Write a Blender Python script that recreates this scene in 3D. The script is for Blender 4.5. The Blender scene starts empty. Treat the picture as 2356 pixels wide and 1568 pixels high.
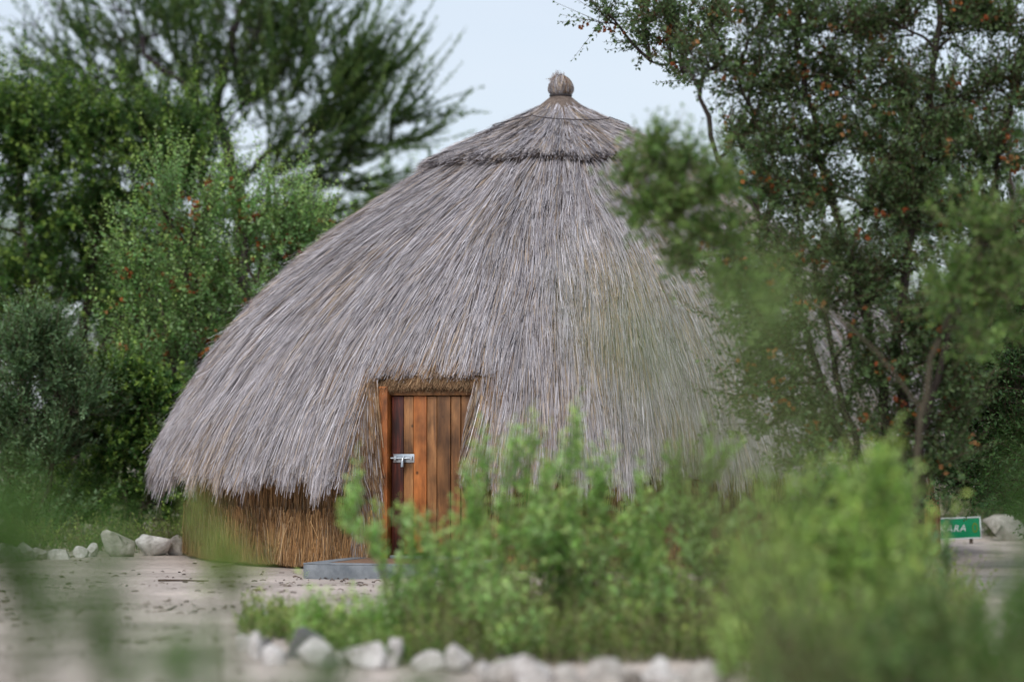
import bpy, math, numpy as np
from mathutils import Vector

rng = np.random.default_rng(11)
scene = bpy.context.scene
col = scene.collection
R_ = math.radians

# ------------------------------------------------------------------ camera
CAM_H = 1.55
F = 6544.0                       # focal length in units of a 2356 px wide frame
CX, HY = 1178.0, 953.0           # optical centre column, horizon row (same frame)
cam_d = bpy.data.cameras.new('camera')
cam = bpy.data.objects.new('camera', cam_d); col.objects.link(cam)
cam.location = (0, 0, CAM_H)
cam.rotation_euler = (R_(90 + 1.48), 0, 0)
cam_d.lens = 100; cam_d.sensor_width = 36; cam_d.clip_start = .1; cam_d.clip_end = 5000
cam_d.dof.use_dof = True; cam_d.dof.focus_distance = 28.8; cam_d.dof.aperture_fstop = .76
scene.camera = cam

# ------------------------------------------------------------------ sky and sun
SUN_EL, SUN_AZ = R_(48), R_(205)      # azimuth clockwise from +Y (north): behind the camera, to the left
world = bpy.data.worlds.new('World'); scene.world = world; world.use_nodes = True
wn, wl = world.node_tree.nodes, world.node_tree.links
wn.clear()
sky = wn.new('ShaderNodeTexSky'); sky.sky_type = 'NISHITA'; sky.sun_disc = False
sky.sun_elevation = SUN_EL; sky.sun_rotation = SUN_AZ
sky.air_density = 1.0; sky.dust_density = 2.5; sky.ozone_density = 1.5; sky.altitude = 900
veil = wn.new('ShaderNodeMix'); veil.data_type = 'RGBA'; veil.inputs['Factor'].default_value = .62
veil.inputs['B'].default_value = (5.7, 6.15, 6.75, 1)          # thin even cloud sheet
wc = wn.new('ShaderNodeTexCoord'); wnz = wn.new('ShaderNodeTexNoise')
wnz.inputs['Scale'].default_value = 5.0; wnz.inputs['Detail'].default_value = 4
wmap = wn.new('ShaderNodeMapping'); wmap.inputs['Scale'].default_value = (1, 1, 3)
wr = wn.new('ShaderNodeMapRange'); wr.inputs['From Min'].default_value = .3; wr.inputs['From Max'].default_value = .75
wr.inputs['To Min'].default_value = .62; wr.inputs['To Max'].default_value = .86
wl.new(wc.outputs['Generated'], wmap.inputs['Vector']); wl.new(wmap.outputs['Vector'], wnz.inputs['Vector'])
wl.new(wnz.outputs['Fac'], wr.inputs['Value']); wl.new(wr.outputs['Result'], veil.inputs['Factor'])
bg = wn.new('ShaderNodeBackground'); bg.inputs['Strength'].default_value = .1
wo = wn.new('ShaderNodeOutputWorld')
wl.new(sky.outputs['Color'], veil.inputs['A']); wl.new(veil.outputs['Result'], bg.inputs['Color'])
wl.new(bg.outputs['Background'], wo.inputs['Surface'])
sun_d = bpy.data.lights.new('sun', 'SUN'); sun_d.energy = 1.4; sun_d.angle = R_(25); sun_d.color = (1, .95, .88)
sun = bpy.data.objects.new('sun', sun_d); col.objects.link(sun)
sd = Vector((math.sin(SUN_AZ) * math.cos(SUN_EL), math.cos(SUN_AZ) * math.cos(SUN_EL), math.sin(SUN_EL)))
sun.rotation_euler = (-sd).to_track_quat('-Z', 'Y').to_euler()

vs = scene.view_settings
vs.view_transform = 'Standard'; vs.look = 'None'; vs.exposure = 0.54; vs.gamma = 1; vs.use_curve_mapping = False
scene.render.engine = 'CYCLES'
cy = scene.cycles
cy.use_denoising = True
cy.use_adaptive_sampling = True; cy.adaptive_threshold = .02; cy.adaptive_min_samples = 16
cy.max_bounces = 4; cy.diffuse_bounces = 2; cy.glossy_bounces = 1; cy.transmission_bounces = 2; cy.transparent_max_bounces = 4
cy.caustics_reflective = False; cy.caustics_refractive = False

# ------------------------------------------------------------------ helpers
def P(x, y, d):
    return np.array([(x - CX) / F * d, d, CAM_H + (HY - y) / F * d])
def ground_d(y):
    return F * CAM_H / (y - HY)
def lin(r, g, b):
    f = lambda c: (c / 255 / 12.92) if c / 255 <= .04045 else ((c / 255 + .055) / 1.055) ** 2.4
    return np.array([f(r), f(g), f(b)])
def unit(v):
    n = np.linalg.norm(v, axis=-1, keepdims=True)
    return v / np.maximum(n, 1e-9)
_tab = np.random.default_rng(5).random((256, 256))
def vnoise(x, y, k=0):
    x = np.asarray(x, float) + 37.3 * k; y = np.asarray(y, float) + 91.7 * k
    xi = np.floor(x).astype(int); yi = np.floor(y).astype(int)
    fx = x - xi; fy = y - yi
    fx = fx * fx * (3 - 2 * fx); fy = fy * fy * (3 - 2 * fy)
    a = _tab[xi & 255, yi & 255]; b = _tab[(xi + 1) & 255, yi & 255]
    c = _tab[xi & 255, (yi + 1) & 255]; d = _tab[(xi + 1) & 255, (yi + 1) & 255]
    return (a * (1 - fx) + b * fx) * (1 - fy) + (c * (1 - fx) + d * fx) * fy
def props(o, label=None, cat=None, group=None, kind=None):
    if label: o['label'] = label
    if cat: o['category'] = cat
    if group: o['group'] = group
    if kind: o['kind'] = kind
    return o
def empty(name, loc):
    o = bpy.data.objects.new(name, None); o.empty_display_size = .2
    o.location = tuple(float(v) for v in loc); col.objects.link(o); return o
def origin_of(parent):
    v = np.zeros(3)
    while parent is not None:
        v += np.array(parent.location); parent = parent.parent
    return v
def mesh_obj(name, V, faces, mat, parent=None, tint=None, origin=None, smooth=False):
    """faces: (M,3) or (M,4) int array; V in world space"""
    V = np.asarray(V, float).reshape(-1, 3)
    faces = np.asarray(faces, np.int32)
    po = origin_of(parent)
    o0 = po if origin is None else np.asarray(origin, float)
    me = bpy.data.meshes.new(name)
    me.vertices.add(len(V)); me.vertices.foreach_set('co', (V - o0).astype(np.float32).ravel())
    k = faces.shape[1]
    me.loops.add(faces.size); me.loops.foreach_set('vertex_index', faces.ravel())
    me.polygons.add(len(faces)); me.polygons.foreach_set('loop_start', np.arange(0, faces.size, k, dtype=np.int32))
    if tint is not None:
        ca = me.color_attributes.new('tint', 'FLOAT_COLOR', 'POINT')
        c = np.ones((len(V), 4), np.float32); c[:, :3] = tint
        ca.data.foreach_set('color', c.ravel())
    me.update(calc_edges=True)
    if smooth:
        me.polygons.foreach_set('use_smooth', np.ones(len(faces), bool))
    me.materials.append(mat)
    o = bpy.data.objects.new(name, me); col.objects.link(o)
    if parent is not None: o.parent = parent
    o.location = tuple(float(v) for v in (o0 - po))
    return o
class Bag:
    """collects vertex/face arrays of one face size"""
    def __init__(self): self.v = []; self.f = []; self.c = []; self.n = 0
    def add(self, V, Fc, C=None):
        V = np.asarray(V, float).reshape(-1, 3)
        self.v.append(V); self.f.append(np.asarray(Fc) + self.n); self.n += len(V)
        if C is not None:
            C = np.asarray(C, float)
            self.c.append(np.broadcast_to(C, V.shape))
    def build(self, name, mat, parent=None, **kw):
        t = np.concatenate(self.c) if self.c else None
        return mesh_obj(name, np.concatenate(self.v), np.concatenate(self.f), mat, parent, tint=t, **kw)
def ribbons(pts, side):
    """pts, side: (N,K,3) -> verts, quads; strip of half-vectors side"""
    N, K = pts.shape[:2]
    V = np.stack([pts - side, pts + side], axis=2).reshape(-1, 3)        # N,K,2
    b = (np.arange(N) * 2 * K)[:, None] + (np.arange(K - 1) * 2)[None, :]
    q = np.stack([b, b + 1, b + 3, b + 2], axis=-1).reshape(-1, 4)
    return V, q
def tubes(pts, rad, sides=5):
    """pts (N,K,3), rad (N,K) -> verts, quads"""
    N, K = pts.shape[:2]
    T = np.gradient(pts, axis=1); T = unit(T)
    ref = np.where(np.abs(T[..., 2:3]) > .9, np.array([1., 0, 0]), np.array([0, 0, 1.]))
    A = unit(np.cross(T, ref)); B = np.cross(T, A)
    an = np.arange(sides) * 2 * math.pi / sides
    V = pts[:, :, None] + rad[:, :, None, None] * (np.cos(an)[None, None, :, None] * A[:, :, None] + np.sin(an)[None, None, :, None] * B[:, :, None])
    V = V.reshape(-1, 3)
    base = (np.arange(N) * K * sides)[:, None, None] + (np.arange(K - 1) * sides)[None, :, None]
    j = np.arange(sides)[None, None, :]; j2 = (j + 1) % sides
    q = np.stack([base + j, base + j2, base + sides + j2, base + sides + j], -1).reshape(-1, 4)
    return V, q
BOXF = np.array([[0, 3, 2, 1], [4, 5, 6, 7], [0, 1, 5, 4], [1, 2, 6, 5], [2, 3, 7, 6], [3, 0, 4, 7]])
def boxv(x0, x1, y0, y1, z0, z1):
    return np.array([[x0, y0, z0], [x1, y0, z0], [x1, y1, z0], [x0, y1, z0], [x0, y0, z1], [x1, y0, z1], [x1, y1, z1], [x0, y1, z1]], float)
def bevel(o, w, seg=2):
    m = o.modifiers.new('bevel', 'BEVEL'); m.width = w; m.segments = seg; m.limit_method = 'ANGLE'
    return o

# ------------------------------------------------------------------ materials
def new_mat(name):
    m = bpy.data.materials.new(name); m.use_nodes = True
    nt = m.node_tree; b = nt.nodes['Principled BSDF']
    return m, nt.nodes, nt.links, b
def N(nodes, t, **kw):
    n = nodes.new(t)
    for k, v in kw.items():
        if k in n.inputs: n.inputs[k].default_value = v
        else: setattr(n, k, v)
    return n
def tint_mat(name, rough=.8, spec=.2, noise=0, translucent=0, nscale=40):
    m, n, l, b = new_mat(name)
    a = n.new('ShaderNodeVertexColor'); a.layer_name = 'tint'
    src = a.outputs['Color']
    if noise:
        tc = n.new('ShaderNodeTexCoord'); nz = N(n, 'ShaderNodeTexNoise', Scale=nscale, Detail=3)
        l.new(tc.outputs['Object'], nz.inputs['Vector'])
        mr = N(n, 'ShaderNodeMapRange'); mr.inputs['To Min'].default_value = 1 - noise; mr.inputs['To Max'].default_value = 1 + noise
        l.new(nz.outputs['Fac'], mr.inputs['Value'])
        mx = n.new('ShaderNodeVectorMath'); mx.operation = 'SCALE'
        l.new(src, mx.inputs[0]); l.new(mr.outputs['Result'], mx.inputs['Scale']); src = mx.outputs['Vector']
    l.new(src, b.inputs['Base Color'])
    b.inputs['Roughness'].default_value = rough; b.inputs['Specular IOR Level'].default_value = spec
    if translucent:
        tr = n.new('ShaderNodeBsdfTranslucent')
        hs = n.new('ShaderNodeMix'); hs.data_type = 'RGBA'; hs.blend_type = 'MULTIPLY'; hs.inputs['Factor'].default_value = 1
        hs.inputs['B'].default_value = (1.1, 1.3, .7, 1)
        l.new(src, hs.inputs['A']); l.new(hs.outputs['Result'], tr.inputs['Color'])
        mix = n.new('ShaderNodeMixShader'); mix.inputs['Fac'].default_value = translucent
        l.new(b.outputs['BSDF'], mix.inputs[1]); l.new(tr.outputs['BSDF'], mix.inputs[2])
        l.new(mix.outputs['Shader'], n['Material Output'].inputs['Surface'])
    return m
M_STRAW = tint_mat('straw', .75, .25, noise=.25, nscale=9)
M_LEAF = tint_mat('leaf', .5, .35, translucent=.32)
M_BARK = tint_mat('bark', .9, .1, noise=.45, nscale=30)
M_POD = tint_mat('pod', .6, .2, translucent=.2)
M_LITTER = tint_mat('litter', .9, .1)

def noise_mat(name, c1, c2, scale, rough=.85, bump=.3, detail=6, stretch=(1, 1, 1), c3=None, spec=.25):
    m, n, l, b = new_mat(name)
    tc = n.new('ShaderNodeTexCoord'); mp = n.new('ShaderNodeMapping'); mp.inputs['Scale'].default_value = stretch
    l.new(tc.outputs['Object'], mp.inputs['Vector'])
    nz = N(n, 'ShaderNodeTexNoise', Scale=scale, Detail=detail, Roughness=.62)
    l.new(mp.outputs['Vector'], nz.inputs['Vector'])
    cr = n.new('ShaderNodeValToRGB')
    cr.color_ramp.elements[0].position = .32; cr.color_ramp.elements[0].color = (*c1, 1)
    cr.color_ramp.elements[1].position = .68; cr.color_ramp.elements[1].color = (*c2, 1)
    if c3 is not None:
        e = cr.color_ramp.elements.new(.5); e.color = (*c3, 1)
    l.new(nz.outputs['Fac'], cr.inputs['Fac']); l.new(cr.outputs['Color'], b.inputs['Base Color'])
    bp = N(n, 'ShaderNodeBump', Strength=bump, Distance=.02)
    nz2 = N(n, 'ShaderNodeTexNoise', Scale=scale * 4, Detail=4)
    l.new(mp.outputs['Vector'], nz2.inputs['Vector']); l.new(nz2.outputs['Fac'], bp.inputs['Height'])
    l.new(bp.outputs['Normal'], b.inputs['Normal'])
    b.inputs['Roughness'].default_value = rough; b.inputs['Specular IOR Level'].default_value = spec
    return m
M_THATCH_CORE = noise_mat('thatch_core', lin(88, 76, 70), lin(130, 116, 106), 6, stretch=(6, 6, 1))
M_WALL_CORE = noise_mat('wall_core', lin(80, 56, 40), lin(112, 80, 56), 6, stretch=(6, 6, 1))
M_ROCK = noise_mat('calcrete', lin(150, 144, 140), lin(224, 221, 218), 7, .9, 1.0, c3=lin(204, 199, 196))
M_ROCK_DARK = noise_mat('dark_stone', lin(88, 88, 90), lin(126, 124, 124), 6, .9, .5)
M_ROCK_WARM = noise_mat('warm_calcrete', lin(140, 134, 128), lin(210, 204, 198), 7, .9, 1.0)
M_CONCRETE = noise_mat('painted_concrete', lin(104, 110, 116), lin(142, 147, 152), 7, .75, .15)
M_MAT = noise_mat('door_mat', lin(112, 88, 72), lin(148, 120, 100), 40, .95, .5)
M_WIRE = noise_mat('dark_wire', lin(48, 44, 46), lin(70, 64, 64), 60, .6, .1)
M_STEEL = noise_mat('zinc_steel', lin(165, 175, 185), lin(205, 212, 218), 12, .32, .05)
M_STEEL.node_tree.nodes['Principled BSDF'].inputs['Metallic'].default_value = .75
M_SIGN = noise_mat('sign_green', lin(4, 124, 80), lin(10, 140, 94), 6, .45, .02)
M_SIGN_WHITE = noise_mat('sign_white', lin(205, 215, 215), lin(228, 234, 234), 8, .5, .02)
M_SIGN_OLIVE = noise_mat('sign_olive', lin(88, 120, 40), lin(110, 135, 50), 8, .5, .02)
M_POST = noise_mat('post_wood', lin(80, 70, 62), lin(112, 100, 90), 14, .9, .3)

def wood_mat(name, c_dark, c_mid, c_light, dark_band=0):
    m, n, l, b = new_mat(name)
    tc = n.new('ShaderNodeTexCoord'); oi = n.new('ShaderNodeObjectInfo')
    ad = n.new('ShaderNodeVectorMath'); ad.operation = 'ADD'
    sc = n.new('ShaderNodeVectorMath'); sc.operation = 'SCALE'; sc.inputs['Scale'].default_value = 23.0
    cmb = n.new('ShaderNodeCombineXYZ')
    for k in range(3): l.new(oi.outputs['Random'], cmb.inputs[k])
    l.new(cmb.outputs[0], sc.inputs[0]); l.new(tc.outputs['Object'], ad.inputs[0]); l.new(sc.outputs['Vector'], ad.inputs[1])
    mp = n.new('ShaderNodeMapping'); mp.inputs['Scale'].default_value = (9, 9, .9)
    l.new(ad.outputs['Vector'], mp.inputs['Vector'])
    nz = N(n, 'ShaderNodeTexNoise', Scale=2.2, Detail=7, Roughness=.6, Distortion=.7)
    l.new(mp.outputs['Vector'], nz.inputs['Vector'])
    cr = n.new('ShaderNodeValToRGB')
    cr.color_ramp.elements[0].position = .25; cr.color_ramp.elements[0].color = (*c_dark, 1)
    cr.color_ramp.elements[1].position = .78; cr.color_ramp.elements[1].color = (*c_light, 1)
    e = cr.color_ramp.elements.new(.5); e.color = (*c_mid, 1)
    l.new(nz.outputs['Fac'], cr.inputs['Fac'])
    # blotches along the board
    nb = N(n, 'ShaderNodeTexNoise', Scale=3.2, Detail=3)
    mp2 = n.new('ShaderNodeMapping'); mp2.inputs['Scale'].default_value = (2, 2, 1)
    l.new(ad.outputs['Vector'], mp2.inputs['Vector']); l.new(mp2.outputs['Vector'], nb.inputs['Vector'])
    mr = N(n, 'ShaderNodeMapRange'); mr.inputs['From Min'].default_value = .35; mr.inputs['From Max'].default_value = .65
    mr.inputs['To Min'].default_value = .45; mr.inputs['To Max'].default_value = 1.3
    l.new(nb.outputs['Fac'], mr.inputs['Value'])
    mv = N(n, 'ShaderNodeMapRange'); mv.inputs['To Min'].default_value = .8; mv.inputs['To Max'].default_value = 1.2
    l.new(oi.outputs['Random'], mv.inputs['Value'])
    mm = n.new('ShaderNodeMath'); mm.operation = 'MULTIPLY'; l.new(mr.outputs['Result'], mm.inputs[0]); l.new(mv.outputs['Result'], mm.inputs[1])
    vm = n.new('ShaderNodeVectorMath'); vm.operation = 'SCALE'
    l.new(cr.outputs['Color'], vm.inputs[0]); l.new(mm.outputs['Value'], vm.inputs['Scale'])
    # small nail holes / knots
    vo = N(n, 'ShaderNodeTexVoronoi', Scale=6.5)
    mp3 = n.new('ShaderNodeMapping'); mp3.inputs['Scale'].default_value = (1, 1, .8)
    l.new(ad.outputs['Vector'], mp3.inputs['Vector']); l.new(mp3.outputs['Vector'], vo.inputs['Vector'])
    kr = N(n, 'ShaderNodeMapRange'); kr.inputs['From Min'].default_value = .05; kr.inputs['From Max'].default_value = .13
    kr.inputs['To Min'].default_value = .25; kr.inputs['To Max'].default_value = 1
    l.new(vo.outputs['Distance'], kr.inputs['Value'])
    vm2 = n.new('ShaderNodeVectorMath'); vm2.operation = 'SCALE'
    l.new(vm.outputs['Vector'], vm2.inputs[0]); l.new(kr.outputs['Result'], vm2.inputs['Scale'])
    l.new(vm2.outputs['Vector'], b.inputs['Base Color'])
    bp = N(n, 'ShaderNodeBump', Strength=.25, Distance=.004); l.new(nz.outputs['Fac'], bp.inputs['Height'])
    l.new(bp.outputs['Normal'], b.inputs['Normal'])
    b.inputs['Roughness'].default_value = .5; b.inputs['Specular IOR Level'].default_value = .35
    return m
M_WOOD = wood_mat('plank_wood', lin(92, 62, 38), lin(138, 95, 58), lin(172, 124, 80))
M_WOOD_ORANGE = wood_mat('orange_wood', lin(136, 78, 38), lin(170, 102, 52), lin(188, 124, 72))
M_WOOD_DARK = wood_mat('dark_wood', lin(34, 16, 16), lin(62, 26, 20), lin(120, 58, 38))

# ground: pale sand with dark damp patches and litter specks
def ground_mat():
    m, n, l, b = new_mat('sandy_soil')
    tc = n.new('ShaderNodeTexCoord')
    n1 = N(n, 'ShaderNodeTexNoise', Scale=.8, Detail=6, Roughness=.6); l.new(tc.outputs['Object'], n1.inputs['Vector'])
    cr = n.new('ShaderNodeValToRGB')
    cr.color_ramp.elements[0].position = .3; cr.color_ramp.elements[0].color = (*lin(148, 138, 131), 1)
    cr.color_ramp.elements[1].position = .66; cr.color_ramp.elements[1].color = (*lin(202, 189, 180), 1)
    l.new(n1.outputs['Fac'], cr.inputs['Fac'])
    n2 = N(n, 'ShaderNodeTexNoise', Scale=14, Detail=5, Roughness=.7); l.new(tc.outputs['Object'], n2.inputs['Vector'])
    mr = N(n, 'ShaderNodeMapRange'); mr.inputs['From Min'].default_value = .3; mr.inputs['From Max'].default_value = .5
    mr.inputs['To Min'].default_value = .62; mr.inputs['To Max'].default_value = 1.04
    l.new(n2.outputs['Fac'], mr.inputs['Value'])
    vm = n.new('ShaderNodeVectorMath'); vm.operation = 'SCALE'
    l.new(cr.outputs['Color'], vm.inputs[0]); l.new(mr.outputs['Result'], vm.inputs['Scale'])
    l.new(vm.outputs['Vector'], b.inputs['Base Color'])
    n3 = N(n, 'ShaderNodeTexNoise', Scale=30, Detail=5); l.new(tc.outputs['Object'], n3.inputs['Vector'])
    bp = N(n, 'ShaderNodeBump', Strength=.6, Distance=.02); l.new(n3.outputs['Fac'], bp.inputs['Height'])
    l.new(bp.outputs['Normal'], b.inputs['Normal'])
    b.inputs['Roughness'].default_value = .95; b.inputs['Specular IOR Level'].default_value = .1
    return m
M_GROUND = ground_mat()

# ------------------------------------------------------------------ ground
def gz(x, y):
    """ground height"""
    x = np.asarray(x, float); y = np.asarray(y, float)
    near = np.clip(1 - (np.hypot(x, y - 25) - 28) / 20, 0, 1)
    return near * (.05 * (vnoise(x * .7, y * .7, 1) - .5) + .02 * (vnoise(x * 3, y * 3, 2) - .5))
def axis(fine0, fine1, step, far):
    a = list(np.arange(fine0, fine1 + step / 2, step)); s = step
    lo, hi = fine0, fine1
    left, right = [], []
    while hi < far:
        s *= 1.35; hi += s; right.append(hi)
    s = step
    while lo > -far:
        s *= 1.35; lo -= s; left.append(lo)
    return np.array(left[::-1] + a + right)
gx, gy = axis(-9, 10, .16, 2500), axis(12, 40, .16, 2500)
GX, GY = np.meshgrid(gx, gy, indexing='ij')
GV = np.stack([GX, GY, gz(GX, GY)], -1).reshape(-1, 3)
ii, jj = np.meshgrid(np.arange(len(gx) - 1), np.arange(len(gy) - 1), indexing='ij')
b0 = (ii * len(gy) + jj).ravel()
g = mesh_obj('ground', GV, np.stack([b0, b0 + len(gy), b0 + len(gy) + 1, b0 + 1], -1), M_GROUND, smooth=True)
props(g, kind='structure')

# ------------------------------------------------------------------ hut
HX, HYD = .55, 32.0
hut = empty('thatched_hut', (HX, HYD, 0))
props(hut, 'round grey thatched hut with a brown plank door and grass topknot', 'hut')
prof = np.array([[0.10, 5.14], [.30, 4.95], [.54, 4.79], [1.03, 4.54], [1.37, 4.37], [1.60, 4.24], [1.91, 4.02], [2.25, 3.77], [2.69, 3.44],
                 [2.98, 3.20], [3.37, 2.83], [3.72, 2.45], [3.96, 2.13], [4.16, 1.79], [4.36, 1.42], [4.47, 1.17], [4.54, .95], [4.58, .70], [4.60, .40]])
ps = np.concatenate([[0], np.cumsum(np.hypot(*np.diff(prof, axis=0).T))])
fs = np.linspace(0, ps[-1], 300)
fr = np.interp(fs, ps, prof[:, 0]); fz = np.interp(fs, ps, prof[:, 1])
ker = np.ones(17) / 17
def sm(a): return np.convolve(np.pad(a, 8, mode='reflect', reflect_type='odd'), ker, 'valid')
fr, fz = sm(fr), sm(fz)
dr, dz = np.gradient(fr), np.gradient(fz)
nl = np.hypot(dr, dz); nr_, nz_ = -dz / nl, dr / nl       # outward normal in (r,z)
S_EAVE = float(np.interp(-.98, -fz, fs)); S_CAP = float(np.interp(-4.28, -fz, fs))
TD = -.345                                                 # door azimuth (0 faces the camera, negative to the left)
Z_CUT, U_CUT = 1.92, .56
U_L, U_R = -.74, .56                                        # the cut reaches further on the left, showing its brown side
def surf(s, th, h):
    r = np.interp(s, fs, fr) + h * np.interp(s, fs, nr_)
    z = np.interp(s, fs, fz) + h * np.interp(s, fs, nz_)
    return np.stack([HX + r * np.sin(th), HYD - r * np.cos(th), z], -1)
def snorm(s, th):
    a = np.interp(s, fs, nr_); c = np.interp(s, fs, nz_)
    return np.stack([a * np.sin(th), -a * np.cos(th), c], -1)
def eave_z(th):                                            # the eave hangs a little lower on the door's left
    return .98 + .10 * np.clip(th + .1, -.6, .8) + .10 * (vnoise(th * 9, 3, 4) - .5)
# base shell of the roof with the notch over the door
ths = np.unique(np.concatenate([np.linspace(-math.pi, math.pi, 181), TD + np.linspace(-.2, .16, 25)]))
ss = np.linspace(.0, S_EAVE, 90)
TH, SS = np.meshgrid(ths, ss, indexing='ij')
RV = surf(SS, TH, -.06).reshape(-1, 3)
a_, b_ = np.meshgrid(np.arange(len(ths) - 1), np.arange(len(ss) - 1), indexing='ij')
a_, b_ = a_.ravel(), b_.ravel()
mt = (ths[a_] + ths[a_ + 1]) / 2; ms = (ss[b_] + ss[b_ + 1]) / 2
mr_ = np.interp(ms, fs, fr); mz = np.interp(ms, fs, fz)
mu_ = mr_ * np.sin(mt - TD)
keep = ~((mu_ > U_L + .02) & (mu_ < U_R - .02) & (mz < Z_CUT + .05) & (np.abs(mt - TD) < 1))
q0 = (a_ * len(ss) + b_)[keep]
roof = mesh_obj('roof', RV, np.stack([q0, q0 + 1, q0 + len(ss) + 1, q0 + len(ss)], -1), M_THATCH_CORE, hut, smooth=True)
sol = roof.modifiers.new('solidify', 'SOLIDIFY'); sol.thickness = .2; sol.offset = -1

C_GREY = np.array([lin(178, 173, 177), lin(164, 158, 163), lin(204, 200, 205), lin(132, 125, 128), lin(172, 164, 162)])
C_BEIGE = np.array([lin(160, 144, 130), lin(174, 156, 138), lin(140, 122, 108), lin(184, 164, 142)])
C_BROWN = np.array([lin(138, 106, 76), lin(158, 126, 94), lin(112, 82, 58), lin(172, 144, 112)])
def straw_cols(n, brown, beige=None):
    """brown: (n,) fraction of brown straw"""
    g_ = C_GREY[rng.choice(5, n, p=[.32, .24, .18, .14, .12])]; b_ = C_BROWN[rng.integers(0, 4, n)]
    pick = (rng.random(n) < brown)[:, None]
    if beige is not None:
        g_ = np.where((rng.random(n) < beige)[:, None], C_BEIGE[rng.integers(0, 4, n)], g_)
    c = np.where(pick, b_, g_)
    return c * np.clip(rng.normal(1.03, .13, n), .6, 1.45)[:, None]
def add_straws(bag, pts, nrm, w, cols, roll=.65, taper=.45):
    Nn, K = pts.shape[:2]
    T = unit(np.gradient(pts, axis=1))
    A = unit(np.cross(T, nrm)); B = np.cross(A, T)
    ro = rng.uniform(-roll, roll, (Nn, 1, 1))
    side = A * np.cos(ro) + B * np.sin(ro)
    tp = np.linspace(1, taper, K)[None, :, None]
    V, q = ribbons(pts, side * w[:, None, None] * .5 * tp)
    bag.add(V, q, np.repeat(cols, 2 * K, axis=0))

def roof_straws(n, th0, th1, s_lo, s_hi, hmin, hmax, Lmin, Lmax, wmin, wmax, eave=True, K=3, lift=.03):
    # area weighted start positions
    s = rng.uniform(s_lo, s_hi, int(n * 1.9)); keep_ = rng.random(len(s)) < np.interp(s, fs, fr) / min(4.4, np.interp(s_hi, fs, fr) + .3) + .06
    s = s[keep_][:n]; n = len(s)
    th = rng.uniform(th0, th1, n)
    L = rng.uniform(Lmin, Lmax, n)
    r0 = np.interp(s, fs, fr)
    # tufts: neighbouring straws lean and lift together
    un = th * 4.3 * 5.0
    lean = (vnoise(th * 22, s * 1.2, 3) - .5) * .20 + (vnoise(th * 70, s * 2.0, 6) - .5) * .15 + rng.normal(0, .04, n)
    tuft = vnoise(th * 55, s * 3.0, 7)
    h0 = rng.uniform(hmin, hmax, n) - .02
    lf = lift * (rng.random(n) ** 2 * 1.1 + tuft ** 2 * 1.2)
    # uneven relief of the bundles and ragged courses whose ends stand proud
    h0 += .055 * (vnoise(th * 11, s * .9, 14) - .5) + .035 * (vnoise(th * 34, s * 1.6, 15) - .5)
    crs = rng.random(n) < .16
    gap_ = .62; ph_ = 1.1 * vnoise(th * 6, 0, 16) + .35 * vnoise(th * 30, 0, 17)
    s_end = (np.floor((s + ph_) / gap_) + 1) * gap_ - ph_ + rng.normal(0, .06, n)
    if not eave: h0 = h0 * np.clip(.1 + s / .45, 0, 1) * (1 + .1 * s / S_CAP)
    if eave:
        L = np.where(crs, np.clip(s_end - s, .12, .75), L); lf = np.where(crs, lf + .022, lf)
    # clip over the door and at the eave
    zc = Z_CUT - .10 * np.clip((-(r0 * np.sin(th - TD)) - .4) / .3, 0, 1) + .05 * (vnoise(th * 40, 0, 9) - .5) + rng.normal(0, .018, n)
    s_max = np.full(n, 99.)
    uu = r0 * np.sin(th - TD); zs0 = np.interp(s, fs, fz); sl = .12 * np.clip((zs0 - 1.0) / .9, 0, 1)
    indoor = (uu > U_L + sl - .03 + rng.normal(0, .03, n)) & (uu < U_R + .03 + rng.normal(0, .025, n)) & (np.abs(th - TD) < 1)
    s_cut = np.interp(-zc, -fz, fs)
    s_max = np.where(indoor, s_cut, s_max)
    if eave:
        tip = vnoise(th * 60, 2, 11)
        ez = eave_z(th) + .05 - .46 * tip ** 2.2 - .18 * rng.random(n) ** 3 + .12 * rng.random(n)
        s_max = np.minimum(s_max, np.interp(-ez, -fz, fs))
    else:
        s_max = np.minimum(s_max, max(s_hi, .75) + .02 + rng.normal(0, .025, n) + .07 * (vnoise(th * 30, 1, 13) - .5))
    L = np.minimum(L, s_max - s)
    ok = L > .06
    s, th, L, lean, h0, lf, r0, tuft = [v[ok] for v in (s, th, L, lean, h0, lf, r0, tuft)]
    n = len(s)
    t = np.linspace(0, 1, K)[None, :]
    S = s[:, None] + L[:, None] * t
    bend = rng.normal(0, .018, n)[:, None]
    rr = np.maximum(np.interp(S, fs, fr), .12)
    T_ = th[:, None] + (lean[:, None] * t + bend * t * t) * L[:, None] / rr
    Hh = h0[:, None] + lf[:, None] * t ** 2 - .03 * (1 - t) ** 2
    pts = surf(S, T_, Hh)
    # tips below the eave gather into pointed tufts
    nrm = snorm(S, T_)
    w = rng.uniform(wmin, wmax, n)
    big = vnoise(th * 7, s * .9, 21); med = vnoise(th * 26, s * 1.4, 22)
    zz = np.interp(s, fs, fz)
    dd = np.abs(r0 * np.sin(th - TD))
    beige = .08 + .45 * np.clip(big * 2.0 - 1.0, 0, 1) + .15 * np.clip((1.7 - zz) / 1.0, 0, 1)
    brown = .006 + .5 * np.clip(1 - (dd - U_CUT) / .35, 0, 1) * (zz < 2.2) * (np.abs(th - TD) < 1)
    c = straw_cols(n, brown, beige) * (.80 + .30 * med + .18 * vnoise(th * 5, s * .6, 23))[:, None]
    return pts, nrm, w, c
bag = Bag()
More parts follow.
